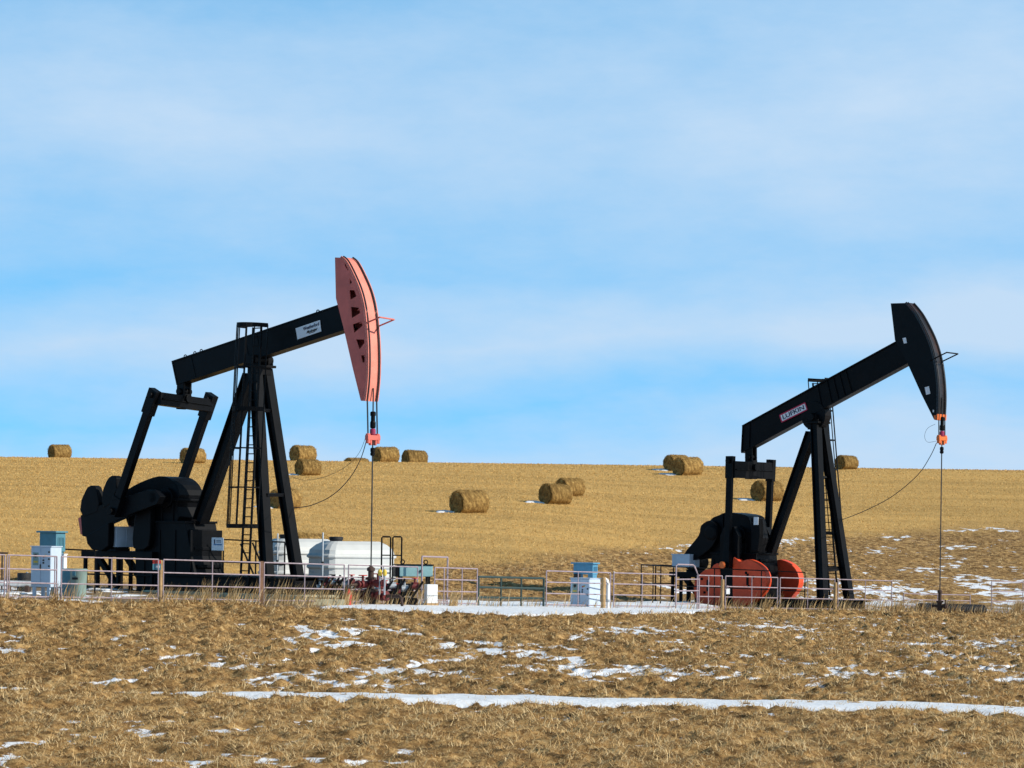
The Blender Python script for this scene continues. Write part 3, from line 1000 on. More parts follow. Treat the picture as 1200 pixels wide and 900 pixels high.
    hs = cfg['hoops']; tops = []
    for k, f in enumerate(hs):
        p = lb.lerp(lt, f); tops.append(hoop(p))
        th = .06 if k in cfg['thick'] else .035
        for A, B in zip(tops[-1], tops[-1][1:]):
            cg.bar(A, B, .15 if k in cfg['thick'] else .05, .03, (0, 0, 1))
        if k in cfg['thick']:
            cg.bar(tops[-1][0], tops[-1][-1], .05, .05)
    for j in (0, 3, 5, 7, 9, 11, 14):
        cg.tube(tops[0][j], tops[-1][j], .022, 6)
    cg.build('ladder_cage', bl, lo)
    # ---- signal cable slung from the carrier bar to the post
    for pts, r in cfg['cables']:
        P3 = [L(*p) for p in pts]
        sm = []
        for i in range(len(P3) - 1):
            a, b_, c_, e_ = P3[max(i - 1, 0)], P3[i], P3[i + 1], P3[min(i + 2, len(P3) - 1)]
            for k in range(6):
                t = k / 6
                sm.append(.5 * ((2 * b_) + (c_ - a) * t + (2 * a - 5 * b_ + 4 * c_ - e_) * t * t + (-a + 3 * b_ - 3 * c_ + e_) * t ** 3))
        sm.append(P3[-1])
        MB().path(sm, r, 5).build('signal_cable', M['cable'], R, smooth=True)
    return R, (TL, TR, BL, BR, hw)


def smooth_loop(pts, n=3):
    K = len(pts); out = []
    for i in range(K):
        p0, p1, p2, p3 = [Vector(pts[(i + j) % K]) for j in (-1, 0, 1, 2)]
        for k in range(n):
            t = k / n
            q = .5 * ((2 * p1) + (-p0 + p2) * t + (2 * p0 - 5 * p1 + 4 * p2 - p3) * t * t + (-p0 + 3 * p1 - 3 * p2 + p3) * t ** 3)
            lin = p1.lerp(p2, t)
            q = lin.lerp(q, .9)
            out.append((q.x, q.y))
    return out


def ground_at(px, d, dz_=0.):
    r = ray(px, HY); x = r.x * d
    return Vector((x, d, float(base(x, d)) + dz_))


# ---- left machine
fl = Frame(ground_at(300, 100), radians(40))
def zz(pts, s, ox, oy): return [(ox + x / s, oy + y / s) for x, y in pts]

left = dict(
    frame=fl, label='black pumpjack with salmon pink horsehead standing beside the white tanks',
    beam=[(200.8, 423), (396, 357), (206.4, 451), (402, 387)], web=.205, stiff=(.12, .45, .52), lugs=(.06, .12, .16, .86, .985),
    arc=zz([(790, 79), (812, 98), (840, 150), (870, 222), (888, 300), (898, 400), (902, 500), (899, 600), (890, 682)], 3.6, 180, 280),
    back=zz([(874, 682), (840, 545), (800, 370), (769, 250), (765, 78)], 3.6, 180, 280),
    holes=[zz(h, 3.6, 180, 280) for h in (
        [(806, 100), (822, 130), (818, 132), (806, 112)],
        [(826, 165), (838, 186), (828, 190)],
        [(826, 216), (846, 216), (856, 242), (830, 256)],
        [(832, 286), (866, 290), (872, 312), (836, 334)],
        [(840, 360), (876, 348), (882, 366), (846, 396)],
        [(854, 424), (888, 424), (889, 440), (868, 466)],
        [(874, 492), (891, 488), (890, 520), (882, 522)])],
    headmat=M['pink'], facemat=M['salmon'], hookmat=M['pink'],
    hook=[(427, 379.5, -.3), (445, 371.7, -.3), (462, 374.5, .3), (442.5, 382.8, .3)],
    carrier=(436.8, 513), carmat=M['pink'], cab_y=.235, rodend=(433.5, 668),
    legs=[('near', (299.4, 431, -.30), (314, 685, -.85), .36), ('far', (311.5, 433, .30), (350, 685, .85), .36), ('rear', (294, 440, 0), (235, 611, 0), .46)],
    braces=[((304, 481, -.45), (320, 481, .45), .12), ((312, 580, -.62), (335, 580, .62), .12)],
    saddle=(304, 428),
    eqN=(184, 467, -1.5), eqF=(246, 475.5, 1.5), eqh=.46, tail=(216, 449),
    pit=[((180.5, 463, -1.5), (135, 599, -1.5)), ((246.5, 468, 1.5), (199, 607, 1.5))], pitw=.33,
    crank_y=1.22, shaft=(182, 583),
    crank=[(97.8, 604), (99.6, 628), (103, 629), (124, 617), (160, 601), (187, 591), (191, 582), (185, 575), (176, 574), (151, 582), (121, 592)],
    weights=[[(97, 598), (98.6, 586), (103.5, 575), (106, 571), (109.5, 569), (113, 569), (115.5, 571), (117, 575), (119.5, 590), (118, 600), (101, 606)],
             [(122.5, 586), (124, 574), (127.5, 565), (130.5, 560), (134, 557.5), (137.5, 557.5), (140, 560), (140, 574), (134, 590), (124.5, 596)],
             [(104, 628), (105.5, 637), (111, 644), (122, 646), (130, 640), (131, 612)]],
    wmat=M['black'], wth=.15, wsm=1, tip=[(94.2, 607.5), (97.5, 605.5), (99.8, 625), (97.2, 626.5)],
    gw=.6, gear=[(146, 580), (155, 570), (172, 562), (186, 558), (197, 560), (206, 568), (210, 580), (207, 594), (206, 616), (150, 616)],
    pw=.75, ped=[(157, 610.5), (217, 610.5), (232, 697), (160, 697)],
    skid=(-3.6, 2.9, .75), plat=((95, 645), (178, 645)),
    motor=dict(p=(128.5, 618), y=-1.0, sx=.36, sy=1.0, sz=.72),
    guard=[(160, 642), (162, 608), (168, 592), (176, 590), (180, 600), (178, 640)],
    lad=((302, 374, -.8), (286, 690, -1.2)), cagedir=-1, cagew=.52, caged=.86, hoops=(.232, .375, .52, .665, .82, .975), thick=(0, 3, 5),
    cables=[([(430, 514, -.1), (423, 537, 0), (410, 560, .2), (390, 580, .4), (365, 592, .7), (345, 595, .78)], .016),
            ([(429, 511, -.1), (420, 532, -.1), (402, 549, .1), (376, 560, .3), (352, 562, .6), (330, 552, .7)], .007)],
)
PL, beamL = build_pumpjack(left)


def beam_sign(R, fr, quad, yl, name='brand_sign', border=None):
    pts = fr.P(quad, yl)
    TLp, TRp, BRp, BLp = [Vector((p[0], 0, p[1])) for p in pts]
    sgn = MB().plate([(p.x, p.z) for p in (TLp, TRp, BRp, BLp)], yl, yl + .012).build(name, M['label'], R)
    c = (TLp + TRp + BRp + BLp) / 4; c.y = yl - .004
    ex = ((TRp - TLp) + (BRp - BLp)).normalized(); nz = Vector((0, -1, 0)); ey = nz.cross(ex)
    m = Matrix((ex, ey, nz)).transposed().to_4x4(); m.translation = c
    W = ((TRp - TLp).length + (BRp - BLp).length) / 2; H = ((TLp - BLp).length + (TRp - BRp).length) / 2
    return sgn, m, W, H


sg, mtx, W, H = beam_sign(PL, fl, [(346.3, 384.8), (374.8, 375.0), (376.4, 388.3), (348.5, 397.8)], -.236)
text_obj('Weatherford', H * .40, M['navy'], sg, mtx @ Matrix.Translation((W * .13, H * .20, 0)), width=.66 * W)
text_obj('Maximizer', H * .34, M['ink'], sg, mtx @ Matrix.Translation((W * .13, -H * .17, 0)), shear=.45, width=.46 * W)
MB().bar((mtx @ Vector((W * .0, -H * .34, 0))), (mtx @ Vector((W * .26, -H * .33, 0))), .004, .02).build('underline', M['ink'], sg)

# warning notice on the pedestal end
q = fl.L(255, 637.5, -.55)
wn = MB().box(q, (.60, .012, .46)); wn = wn.build('warning_sign', M['label'], PL)
wi = MB()
wi.lathe([(.035, 0), (.035, .006)], q + Vector((-.15, -.008, .13)), (0, -1, 0), 12); wi.box(q + Vector((-.15, -.010, .06)), (.05, .005, .10))
for k, (w_, dz_) in enumerate(((.24, .12), (.24, .07))):
    wi.box(q + Vector((.06, -.009, dz_)), (w_, .005, .022))
wi.build('pictogram', M['navy'], wn)
wb = MB().box(q + Vector((.02, -.009, -.02)), (.42, .005, .05)); wb.build('stripe', M['paleblue'], wn)

# ---- right machine
fr_ = Frame(ground_at(960, 120), radians(40))
right = dict(
    frame=fr_, label='all black pumpjack with orange red counterweights and a black horsehead',
    beam=[(869, 498.5), (1049, 400), (868.5, 531), (1062, 426.5)], web=.17, stiff=(.05, .5, .56, .60, .64, .68), lugs=(),
    arc=zz([(885, 60), (910, 88), (940, 132), (985, 222), (1013, 310), (1028, 400), (1034, 500), (1030, 608)], 4, 840, 340),
    back=zz([(1018, 606), (960, 490), (890, 335), (835, 235), (815, 62)], 4, 840, 340), holes=[],
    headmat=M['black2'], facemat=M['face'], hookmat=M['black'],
    band=zz([(1016, 588), (1031, 585), (1032, 610), (1020, 608)], 4, 840, 340),
    decals=[zz([(870, 225), (886, 222), (891, 248), (877, 250)], 4, 840, 340), zz([(974, 456), (994, 450), (1001, 485), (982, 491)], 4, 840, 340),
            zz([(1012, 561), (1018, 561), (1018, 572), (1012, 572)], 4, 840, 340)],
    hook=[(1090, 422.7, -.3), (1109.4, 413, -.3), (1122.7, 414.7, .3), (1102.3, 424.5, .3)],
    carrier=(1103.8, 514), carmat=M['safety'], cab_y=.235, rodend=(1101.5, 694),
    legs=[('near', (956, 497, -.22), (964.5, 712, -.85), .38), ('far', (963.5, 497, .22), (996, 709, .85), .36), ('rear', (951, 507, 0), (903, 647, 0), .40)],
    braces=[((961, 668, -.72), (985, 666, .72), .14), ((957, 560, -.4), (972, 559, .4), .10)],
    saddle=(957.5, 494), disc=(953, 487),
    eqN=(857, 550, -1.42), eqF=(903, 552, 1.42), eqh=.72, tail=(880, 524),
    pit=[((856, 540, -1.42), (852, 662, -1.62)), ((903.5, 544, 1.42), (898, 668, 1.62))], pitw=.27,
    crank_y=1.22, shaft=(857, 626),
    crank=[(846, 628), (851, 617), (862, 617), (867, 628), (866, 710), (847, 710)],
    weights=[[(846, 664), (840, 661.5), (836, 666), (828.5, 668), (820.5, 675.5), (816.5, 684), (816, 694), (819, 703), (826, 709.5), (834, 711), (847, 711)],
             [(861.7, 657), (865.5, 654.5), (870, 658), (879, 655.5), (888.5, 659), (896, 665), (900.5, 673), (901.5, 682), (898.5, 692), (891, 701), (880, 708), (870, 710.5), (862, 710.5)]],
    wmat=M['orange'], pinmat=M['safety'],
    gw=.6, gear=[(834, 616), (841, 605), (850, 600.5), (862, 601.5), (874, 604), (879, 612), (879, 648), (834, 648)],
    gear_label=[], extra=[([(824, 617), (836, 606), (847, 602), (847, 652), (816, 656), (807, 650)], -.68, -.25, 'drive_cover'), ([(880, 607), (890, 607.5), (890.5, 626), (888, 646), (880, 646)], -.98, -.70, 'gear_cover')],
    pw=.78, ped=[(834, 648), (886, 648), (891, 712), (828, 712)],
    skid=(-4.2, 1.75, .42), plat=((784, 670), (826, 670)),
    motor=dict(p=(787.5, 650), y=-1.25, sx=.95, sy=.75, sz=.56),
    guard=[(803, 651), (821, 628), (824, 616), (834, 610), (842, 617), (843, 629), (834, 644), (812, 658)], sheave=(833, 624),
    lad=((956.5, 441, .62), (977, 698, 1.0)), cagedir=1, cagew=.43, caged=.9, hoops=(.285, .44, .575, .71, .845, .985), thick=(0, 5),
    cables=[([(1097.5, 519, -.1), (1090, 535, 0), (1075, 557, .1), (1045, 582, .3), (1010, 600, .6), (981, 611, .72)], .016),
            ([(1096, 497, -.3), (1087, 502, -.3), (1083.5, 511, -.3), (1087, 518, -.3), (1097, 517, -.25)], .007)],
)
PR, beamR = build_pumpjack(right)
q4 = zz([(297, 585), (415, 528), (422, 560), (303, 620)], 4, 840, 340)
sg, mtx, W, H = beam_sign(PR, fr_, q4, -.236)
fb = MB()
for a, b in (((-.5, .5), (.5, .5)), ((-.5, -.5), (.5, -.5))):
    fb.bar(mtx @ Vector((a[0] * W, a[1] * H, 0)), mtx @ Vector((b[0] * W, b[1] * H, 0)), .01, .05)
for a in (-.5, .5):
    fb.bar(mtx @ Vector((a * W, -.5 * H, 0)), mtx @ Vector((a * W, .5 * H, 0)), .012, .05)
fb.build('border', M['crimson'], sg)
text_obj('LUFKIN', H * .80, M['navy'], sg, mtx, width=W * .84)
q = fr_.L(886, 610, -.62)
lp = MB().box(fr_.L(886, 610.5, -.995), (.24, .02, .34)).build('label_plate', M['label'], PR)


# ------------------------------------------------------------------ fence
FG = 'lavender pipe fence panels along the front'

def fpt(px, off=0.):
    y = fence_y(px) + off
    r = ray(px, HY); x = r.x * y
    return Vector((x, y, float(base(x, y))))


def panel(px0, px1, label, ups=(.5,), H=1.38, rails=(1.0, .70, .40, .10), mat=None, r=.022, name='pipe_fence', cat='fence panel', group=FG, off=0., drop=0., yaw=True):
    a, b = fpt(px0, off), fpt(px1, off)
    d = b - a
    R = root(name, a, atan2(d.y, d.x), label, cat, group)
    Lh = sqrt(d.x ** 2 + d.y ** 2); sl = d.z
    mat = mat or M['lav']
    for k in rails:
        z = H * k
        MB().tube((0, 0, z - drop), (Lh, 0, z + sl - drop), r, 8).build('rail', mat, R, smooth=True)
    for f in (0., *ups, 1.):
        ext = .06 if f in (0., 1.) else 0
        MB().tube((f * Lh, .0, .0 + sl * f - drop), (f * Lh, .0, H + ext * .0 + sl * f - drop), r * 1.05 if f in (0., 1.) else r * .85, 8).build('upright', mat, R, smooth=True)
    return R


panel(-60, 6, 'lavender pipe fence panel running out of the left edge', (.5,))
panel(9, 67, 'lavender pipe fence panel crossing in front of the grey control cabinet', (.04, .96))
panel(72.5, 186, 'lavender pipe fence panel in front of the motor platform of the pink headed pumpjack', (.51,))
panel(192, 305, 'lavender pipe fence panel in front of the black gear pedestal, no cabinet behind', (.50,))
panel(310, 404, 'lavender pipe fence panel in front of the legs of the pink headed pumpjack', (.5,))
panel(409, 490, 'lavender pipe fence panel in front of the red wellhead valves', (.5,))
panel(510, 560, 'short lavender pipe panel just left of the dark green gate', (.22, .64))
panel(641, 716, 'lavender pipe fence panel in front of the grey and white cabinet right of the gate', (.49,))
panel(720, 793, 'lavender pipe fence panel between the white cabinet and the pipe arch', (.45,))
panel(818, 847, 'narrow lavender pipe panel left of the orange counterweights', (.45,))
panel(851, 912, 'lavender pipe fence panel across the orange counterweights', (.50,))
panel(915, 979, 'lavender pipe fence panel in front of the two front legs of the black headed pumpjack', (.5,))
panel(983, 1046, 'half hidden lavender pipe panel in long grass right of the ladder', (.5,))
panel(1060, 1138, 'lavender pipe panel in front of the black pipes at the right wellhead', (.5,), H=.85)
panel(1163, 1235, 'lavender pipe fence panel leaving the right edge in dry grass', (.5,), H=1.5)
panel(561.5, 638, 'dark green four rail tube gate standing in snow', (.34, .65), H=1.10, rails=(1.0, .66, .33, .02), mat=M['green'], r=.04, name='tube_gate', cat='gate', group=None)
panel(495, 525, 'tall lavender walk-through frame beside the white box', (), H=1.75, rails=(1.0, .12), name='walk_gate', cat='gate', group=None, r=.03, off=.6)

a, b = fpt(793, -.2), fpt(820, -.2)
d = b - a
R = root('pipe_arch', a, atan2(d.y, d.x), 'tall lavender pipe arch with a slanted corner by the pump motor', 'pipe arch')
Lh = sqrt(d.x ** 2 + d.y ** 2)
MB().path([(0, 0, 0), (0, 0, 1.72), (.06, 0, 1.78), (Lh * .72, 0, 1.76), (Lh * .8, 0, 1.7), (Lh, 0, 1.25), (Lh, 0, 0)], .03, 8).build('frame', M['lav'], R, smooth=True)
for z in (.25, .75, 1.2): MB().tube((0, 0, z), (Lh, 0, z), .024, 8).build('rail', M['lav'], R, smooth=True)

# posts
def post(px, H, r, mat, label, name='fence_post', off=.12, square=False, sign=None):
    p = fpt(px, off)
    R = root(name, p, radians(20), label, 'post', 'fence posts between the panels')
    o = MB()
    if square: o.box((0, 0, H / 2 - .1), (2 * r, 2 * r, H + .2))
    else: o.lathe([(r * 1.02, -.2), (r, H - .03), (r * .8, H)], (0, 0, 0), n=12)
    o.build('shaft', mat, R, .01)
    return R


pr = post(188.8, 1.36, .075, M['wood'], 'wooden fence post carrying a small red and teal sign', off=.1)
sR = root('notice_board', pr.location + Vector((-.11, -.12, 0)), radians(8), 'small notice with a red top and teal base on a fence post', 'sign')
MB().box((0, 0, 1.20), (.26, .02, .30)).build('panel', M['teal'], sR)
MB().box((0, -.013, 1.30), (.26, .006, .10)).build('header', M['brightred'], sR)
MB().box((.03, -.013, 1.15), (.12, .006, .07)).build('pictogram', M['label'], sR)
post(306.8, 1.42, .06, M['rustpost'], 'rusty brown steel fence post in front of the ladder', off=.05, square=True)
post(708, 1.22, .085, M['wood'], 'pale timber post beside the white faced cabinet', off=-1.0)
post(847.5, 1.25, .07, M['wood'], 'pale timber post in front of the orange counterweight', off=-.1)
post(979.8, 1.25, .075, M['wood'], 'timber post at the foot of the black headed pumpjack', off=-.1)
# tag fixed to the post by the counterweight
t = fpt(854, -.2); tR = root('post_tag', t, radians(25), 'small pale tag with a pink knot on the fence by the orange weights', 'tag')
MB().box((0, 0, .78), (.16, .015, .22)).build('plate', M['label'], tR)
MB().lathe([(.03, 0), (.08, .05), (.05, .11)], (-.06, -.02, .90), n=8).build('knot', M['lav'], tR)


# ------------------------------------------------------------------ equipment on the lease
def cabinet(px, d, phi, W, D, H, leg, label, face=M['grey'], sidem=None, legs_=True):
    r = ray(px, HY); x = r.x * d
    R = root('control_cabinet', (x, d, float(base(x, d))), -phi, label, 'cabinet', 'electrical control cabinets')
    # local x along the front face, local -y outward
    MB().box((W / 2, D / 2, leg + (H - leg) / 2), (W, D, H - leg)).build('body', face, R, .012)
    MB().box((W / 2, D / 2, H + .012), (W + .06, D + .06, .03)).build('top_cover', face, R, .006)
    for k in (0, 1):
        MB().box((W * (.25 + .5 * k), -.012, leg + (H - leg) * .52), (W * .47, .02, (H - leg) * .92)).build('door', face, R, .006)
    p = MB().box((W * .25, -.026, H - .38), (W * .28, .006, .40)).build('label_panel', M['binsage'], R)
    MB().lathe([(.055, 0), (.055, .02), (.03, .03)], (W * .25, -.03, H - .28), (0, -1, 0), 14).build('gauge', M['ink'], p)
    MB().box((W * .25, -.031, H - .47), (W * .2, .004, .06)).build('sticker', M['yellow'], p)
    for xx, zz_, mt in ((.66, .30, M['brightred']), (.74, .28, M['yellow']), (.64, .42, M['ink']), (.64, .50, M['ink']), (.92, .16, M['ink']), (.92, .38, M['ink']), (.92, .60, M['ink'])):
        MB().lathe([(.03, 0), (.03, .02), (.018, .03)], (W * xx, -.024, H - zz_), (0, -1, 0), 10).build('switch', mt, R)
    MB().box((W * .49, -.04, leg + (H - leg) * .5), (.02, .03, .16)).build('handle', M['ink'], R)
    if leg > .05:
        for xx in (.06, W - .14):
            for yy in (.05, D - .05):
                MB().box((xx + .04, yy, leg / 2 - .05), (.10, .08, leg + .1)).build('leg', face, R)
    return R


cabinet(37, 88.3, radians(22), .72, .62, 1.62, .36, 'pale grey control cabinet on legs behind the left fence', M['grey'])
cabinet(669.5, 106.2, radians(33), .84, .78, 1.10, .0, 'low grey control cabinet with white lit side right of the gate', M['grey'])
# white box behind the first cabinet
r = ray(69, HY); d = 91.5
R = root('meter_box', (r.x * d, d, float(base(r.x * d, d))), radians(-22), 'narrow white meter box on a post beside the grey control cabinet', 'meter box')
MB().box((.1, .1, 1.05), (.2, .2, .62)).build('body', M['white'], R, .01)
MB().tube((.1, .1, -.1), (.1, .1, .75), .03, 8).build('stand', M['steel'], R)
MB().box((.1, .1, 1.375), (.24, .24, .03)).build('cap', M['white'], R)


def hooded(px, d, phi, W, D, z0, z1, mat, label, legs):
    r = ray(px, HY); x = r.x * d
    R = root('transformer_box', (x, d, float(base(x, d))), -phi, label, 'transformer', 'transformer boxes behind the cabinets')
    MB().box((W / 2, D / 2, (z0 + z1) / 2), (W, D, z1 - z0)).build('body', mat, R, .012)
    h = MB(); h.box((W / 2, D / 2 - .03, z1 + .03), (W + .14, D + .16, .06)); h.build('hood', mat, R, .01)
    for xx in legs:
        MB().box((xx, D / 2, z0 / 2 - .05), (.2, D * .8, z0 + .1)).build('support', mat, R)
    MB().box((W * .22, -.03, z0 - .06), (W * .3, .12, .14)).build('bushing', M['ink'], R)
    v = MB()
    for k in range(5): v.box((W + .012, D * (.2 + .15 * k), (z0 + z1) / 2), (.02, .03, (z1 - z0) * .5))
    v.build('louvre', mat, R)
    return R


hooded(46.5, 94, radians(25), .66, .55, 1.40, 2.03, M['teal'], 'teal hooded transformer box standing behind the left cabinet', (.52,))
hooded(672.5, 109.5, radians(25), .82, .5, 1.22, 1.62, M['blue'], 'blue transformer box raised behind the white sided cabinet', (.12, .7))

# utility bin
r = ray(84, HY); d = 90.2
R = root('utility_bin', (r.x * d, d, float(base(r.x * d, d))), radians(-20), 'sage green bin with dark handles on the ground right of the left cabinet', 'bin')
MB().lathe([(.24, -.05), (.25, .05), (.285, .86), (.30, .88), (.30, .93), (.27, .95)], (.26, 0, 0), n=20).build('body', M['binsage'], R, smooth=True)
MB().box((-.10, .02, .47), (.44, .45, .96)).build('side_box', M['teal'], R, .015)
MB().box((.30, -.29, .64), (.20, .03, .07)).build('handle', M['ink'], R)
MB().box((.26, -.285, .80), (.10, .03, .14)).build('latch', M['teal'], R)


# ---- white ribbed tanks
def tank(px, d, th, Ln, W, H, label):
    r = ray(px, HY); x = r.x * d
    R = root('liquid_tank', (x, d, float(base(x, d))), th, label, 'tank', 'white plastic tanks')
    # octagonal body lofted in x (length), cross-section in y
    prof_z = [.32, .42, .62, .66, .72, .78, .98, 1.02, 1.08, 1.14, 1.33, 1.37, 1.43, 1.49, 1.62, H - .12, H]
    inset = [.16, .02, .0, -.06, -.06, .0, .0, -.06, -.06, .0, .0, -.06, -.06, .0, .02, .20, .40]
    bm = MB()
    rings = []
    ch = .30
    for z, i in zip(prof_z, inset):
        z = z * H / 1.9 if z < H - .2 else z
        w, l = W / 2 - i, Ln / 2 - i * 1.15
        c = max(ch - i * .3, .08)
        pts = []
        for (sx_, sy_) in ((1, 1), (-1, 1), (-1, -1), (1, -1)):
            a_ = (sx_ * l, sy_ * (w - c)); b_ = (sx_ * (l - c), sy_ * w)
            seq = [a_, b_] if sx_ * sy_ > 0 else [b_, a_]
            m_ = ((a_[0] + b_[0]) / 2 + sx_ * c * .16, (a_[1] + b_[1]) / 2 + sy_ * c * .16)
            pts += [seq[0], m_, seq[1]]
        rings.append([bm.bm.verts.new((Ln / 2 + p[0], W / 2 + p[1], z)) for p in pts])
    n = 12
    for A, B in zip(rings, rings[1:]):
        for k in range(n): bm.bm.faces.new((A[k], A[(k + 1) % n], B[(k + 1) % n], B[k]))
    bm.bm.faces.new(rings[0][::-1]); bm.bm.faces.new(rings[-1])
    body = bm.build('shell', M['tank'], R, .012)
    MB().lathe([(.23, -.06), (.23, .05), (.26, .055), (.26, .15), (.2, .17)], (Ln * .25, W * .42, H), n=20).build('lid', M['ink'], R, .01, smooth=True)
    s = MB()
    for xx in (.3, Ln / 2, Ln - .3): s.box((xx, W / 2, .14), (.16, W * .95, .34))
    for yy in (.2, W - .2): s.box((Ln / 2, yy, .10), (Ln * .98, .12, .2))
    s.build('cradle', M['ink'], R, .01)
    MB().box((-.012, W * .30, .62), (.01, .24, .18)).build('label_sticker', M['paleblue'], body)
    MB().box((-.012, W * .68, .98), (.01, .36, .06)).build('marking', M['steel'], body)
    MB().lathe([(.07, 0), (.07, .14), (.1, .15), (.1, .2)], (0, W * .62, .50), (-1, 0, 0), 12).build('outlet', M['ink'], R)
    return R


tank(385, 102.6, radians(33), 2.95, 1.75, 2.12, 'white ribbed plastic tank with a black lid, fully seen beside the wellhead')
tank(326, 108.6, radians(33), 2.95, 1.75, 2.10, 'white ribbed plastic tank mostly hidden behind the pumpjack legs')

# thin poles
for px, d, ytop, lab in ((378.5, 100.5, 624, 'thin grey steel pole before the end of the front tank'), (325.5, 104, 625, 'thin grey steel pole between the pumpjack legs')):
    r = ray(px, HY); x = r.x * d; z = float(base(x, d)); zt = at(px, ytop, d).z
    R = root('metal_pole', (x, d, z), 0, lab, 'pole')
    MB().lathe([(.03, -.2), (.03, zt - z - .02), (.02, zt - z)], (0, 0, 0), n=8).build('shaft', M['steel'], R, smooth=True)
    MB().lathe([(.05, 0), (.05, .06)], (0, 0, (zt - z) * .55), n=8).build('clamp', M['ink'], R)


# ---- black pipe guard rails
def guard(pts, H, label, posts, rails=(1., .55), r=.026, diag=()):
    """pts: world ground points"""
    R = root('guard_rail', pts[0], 0, label, 'guard rail', 'black pipe guard rails')
    o = Vector(pts[0])
    for k in rails:
        for a_, b_ in zip(pts, pts[1:]):
            MB().tube(a_ - o + Vector((0, 0, H * k)), b_ - o + Vector((0, 0, H * k)), r, 8).build('rail', M['black'], R, smooth=True)
    for p in posts:
        MB().tube(p - o + Vector((0, 0, -.1)), p - o + Vector((0, 0, H)), r * 1.1, 8).build('upright', M['black'], R, smooth=True)
    for a_, b_ in diag:
        MB().tube(a_ - o, b_ - o, r * 1.3, 8).build('strut', M['black'], R)
    return R


def gp(px, d, dz_=0.): return ground_at(px, d, dz_)

guard([gp(253, 101.5), gp(300, 101.5), gp(334, 101.5)], 2.02, 'black guard rail behind the ladder of the pink headed pumpjack', [gp(262, 101.5), gp(300, 101.5), gp(319, 101.5), gp(334, 101.5)], (1., .60),
      diag=[(gp(282, 101.5, 1.9), gp(298, 101.5, .8)), (gp(296, 101.5, 1.95), gp(311, 101.5, .9))])
guard([gp(74, 96.5), gp(97, 96.5), gp(112, 96.5)], 1.48, 'short black guard rail beside the motor platform and the sage bin', [gp(74, 96.5), gp(112, 96.5)], (1., .45))
guard([gp(752, 119.6), gp(775, 116.6), gp(838, 116.2), gp(893, 116.2), gp(944, 116.2)], 1.62, 'long black guard rail in front of the orange counterweights',
      [gp(752, 119.6), gp(766, 117.8), gp(775, 116.6), gp(838, 116.2), gp(893, 116.2), gp(944, 116.2)], (1., .52), r=.022)
guard([gp(752, 119.8), gp(770, 122), gp(790, 124)], 1.60, 'black guard rail behind the motor of the black headed pumpjack', [gp(769, 122), gp(790, 124)], (1., .5))

# tank access rails
for px, lab in ((447.5, 'left one of two upright black ladder frames at the tank end'), (460.5, 'right one of two upright black ladder frames at the tank end')):
    d = 101.4
    p = gp(px, d); R = root('access_ladder', p, radians(8), lab, 'ladder frame', 'black ladder frames')
    w = .32; H = at(px, 629, d).z - p.z
    MB().path([(0, 0, -.05), (0, 0, H - .03), (.03, 0, H), (w - .03, 0, H), (w, 0, H - .03), (w, 0, -.05)], .03, 8).build('frame', M['black'], R)
    for f in (.72, .45, .2): MB().tube((0, 0, H * f), (w, 0, H * f), .022, 8).build('rung', M['black'], R)

# chemical pump box
d = 99.2
p = gp(465, d)
R = root('pump_box', p, radians(14), 'pale teal steel box with lifting eyes raised right of the front tank', 'pump box')
zb = at(470, 675.5, d).z - p.z; zt = at(470, 662.5, d).z - p.z
MB().box((.72, .28, (zb + zt) / 2), (1.20, .55, zt - zb)).build('body', M['paleteal'], R, .02)
MB().box((.06, .28, (zb + zt) / 2 - .02), (.16, .50, zt - zb)).build('end_cover', M['black'], R, .02)
MB().box((.68, .28, zt + .02), (1.34, .62, .04)).build('lid', M['black'], R, .01)
for xx in (.28, 1.12): MB().ring((xx, .28, zt + .12), .07, .022, (0, 1, 0), 12).build('lifting_eye', M['black'], R)
for xx in (.2, 1.2):
    for yy in (.08, .48): MB().box((xx, yy, zb / 2 - .05), (.07, .07, zb + .1)).build('leg', M['black'], R)
MB().lathe([(.05, 0), (.05, .04)], (.88, .0, (zb + zt) / 2), (0, -1, 0), 10).build('latch', M['ink'], R)
MB().box((.70, .28, zb * .55), (.9, .4, .05)).build('shelf', M['black'], R)

# white box
d = 98.2
p = gp(501, d)
R = root('white_box', p, radians(20), 'plain white upright box on the snow beside the walk-through frame', 'box')
MB().box((.21, .18, .46), (.40, .34, .66)).build('body', M['white'], R, .02)
MB().box((.21, .18, .06), (.44, .38, .14)).build('base', M['wood'], R, .01)
MB().box((.21, .003, .40), (.36, .012, .02)).build('seam', M['steel'], R)


# ---- left wellhead: stacked spools, red valves, flow lines
def wheel(mb, c, axis, R_=.15):
    mb.ring(c, R_, .018, axis, 14)
    c = Vector(c); ax = Vector(axis).normalized(); u = ax.orthogonal().normalized(); v = ax.cross(u)
    for t in range(3):
        e = (u * cos(t * pi / 3) + v * sin(t * pi / 3)) * R_
        mb.tube(c - e, c + e, .012, 6)


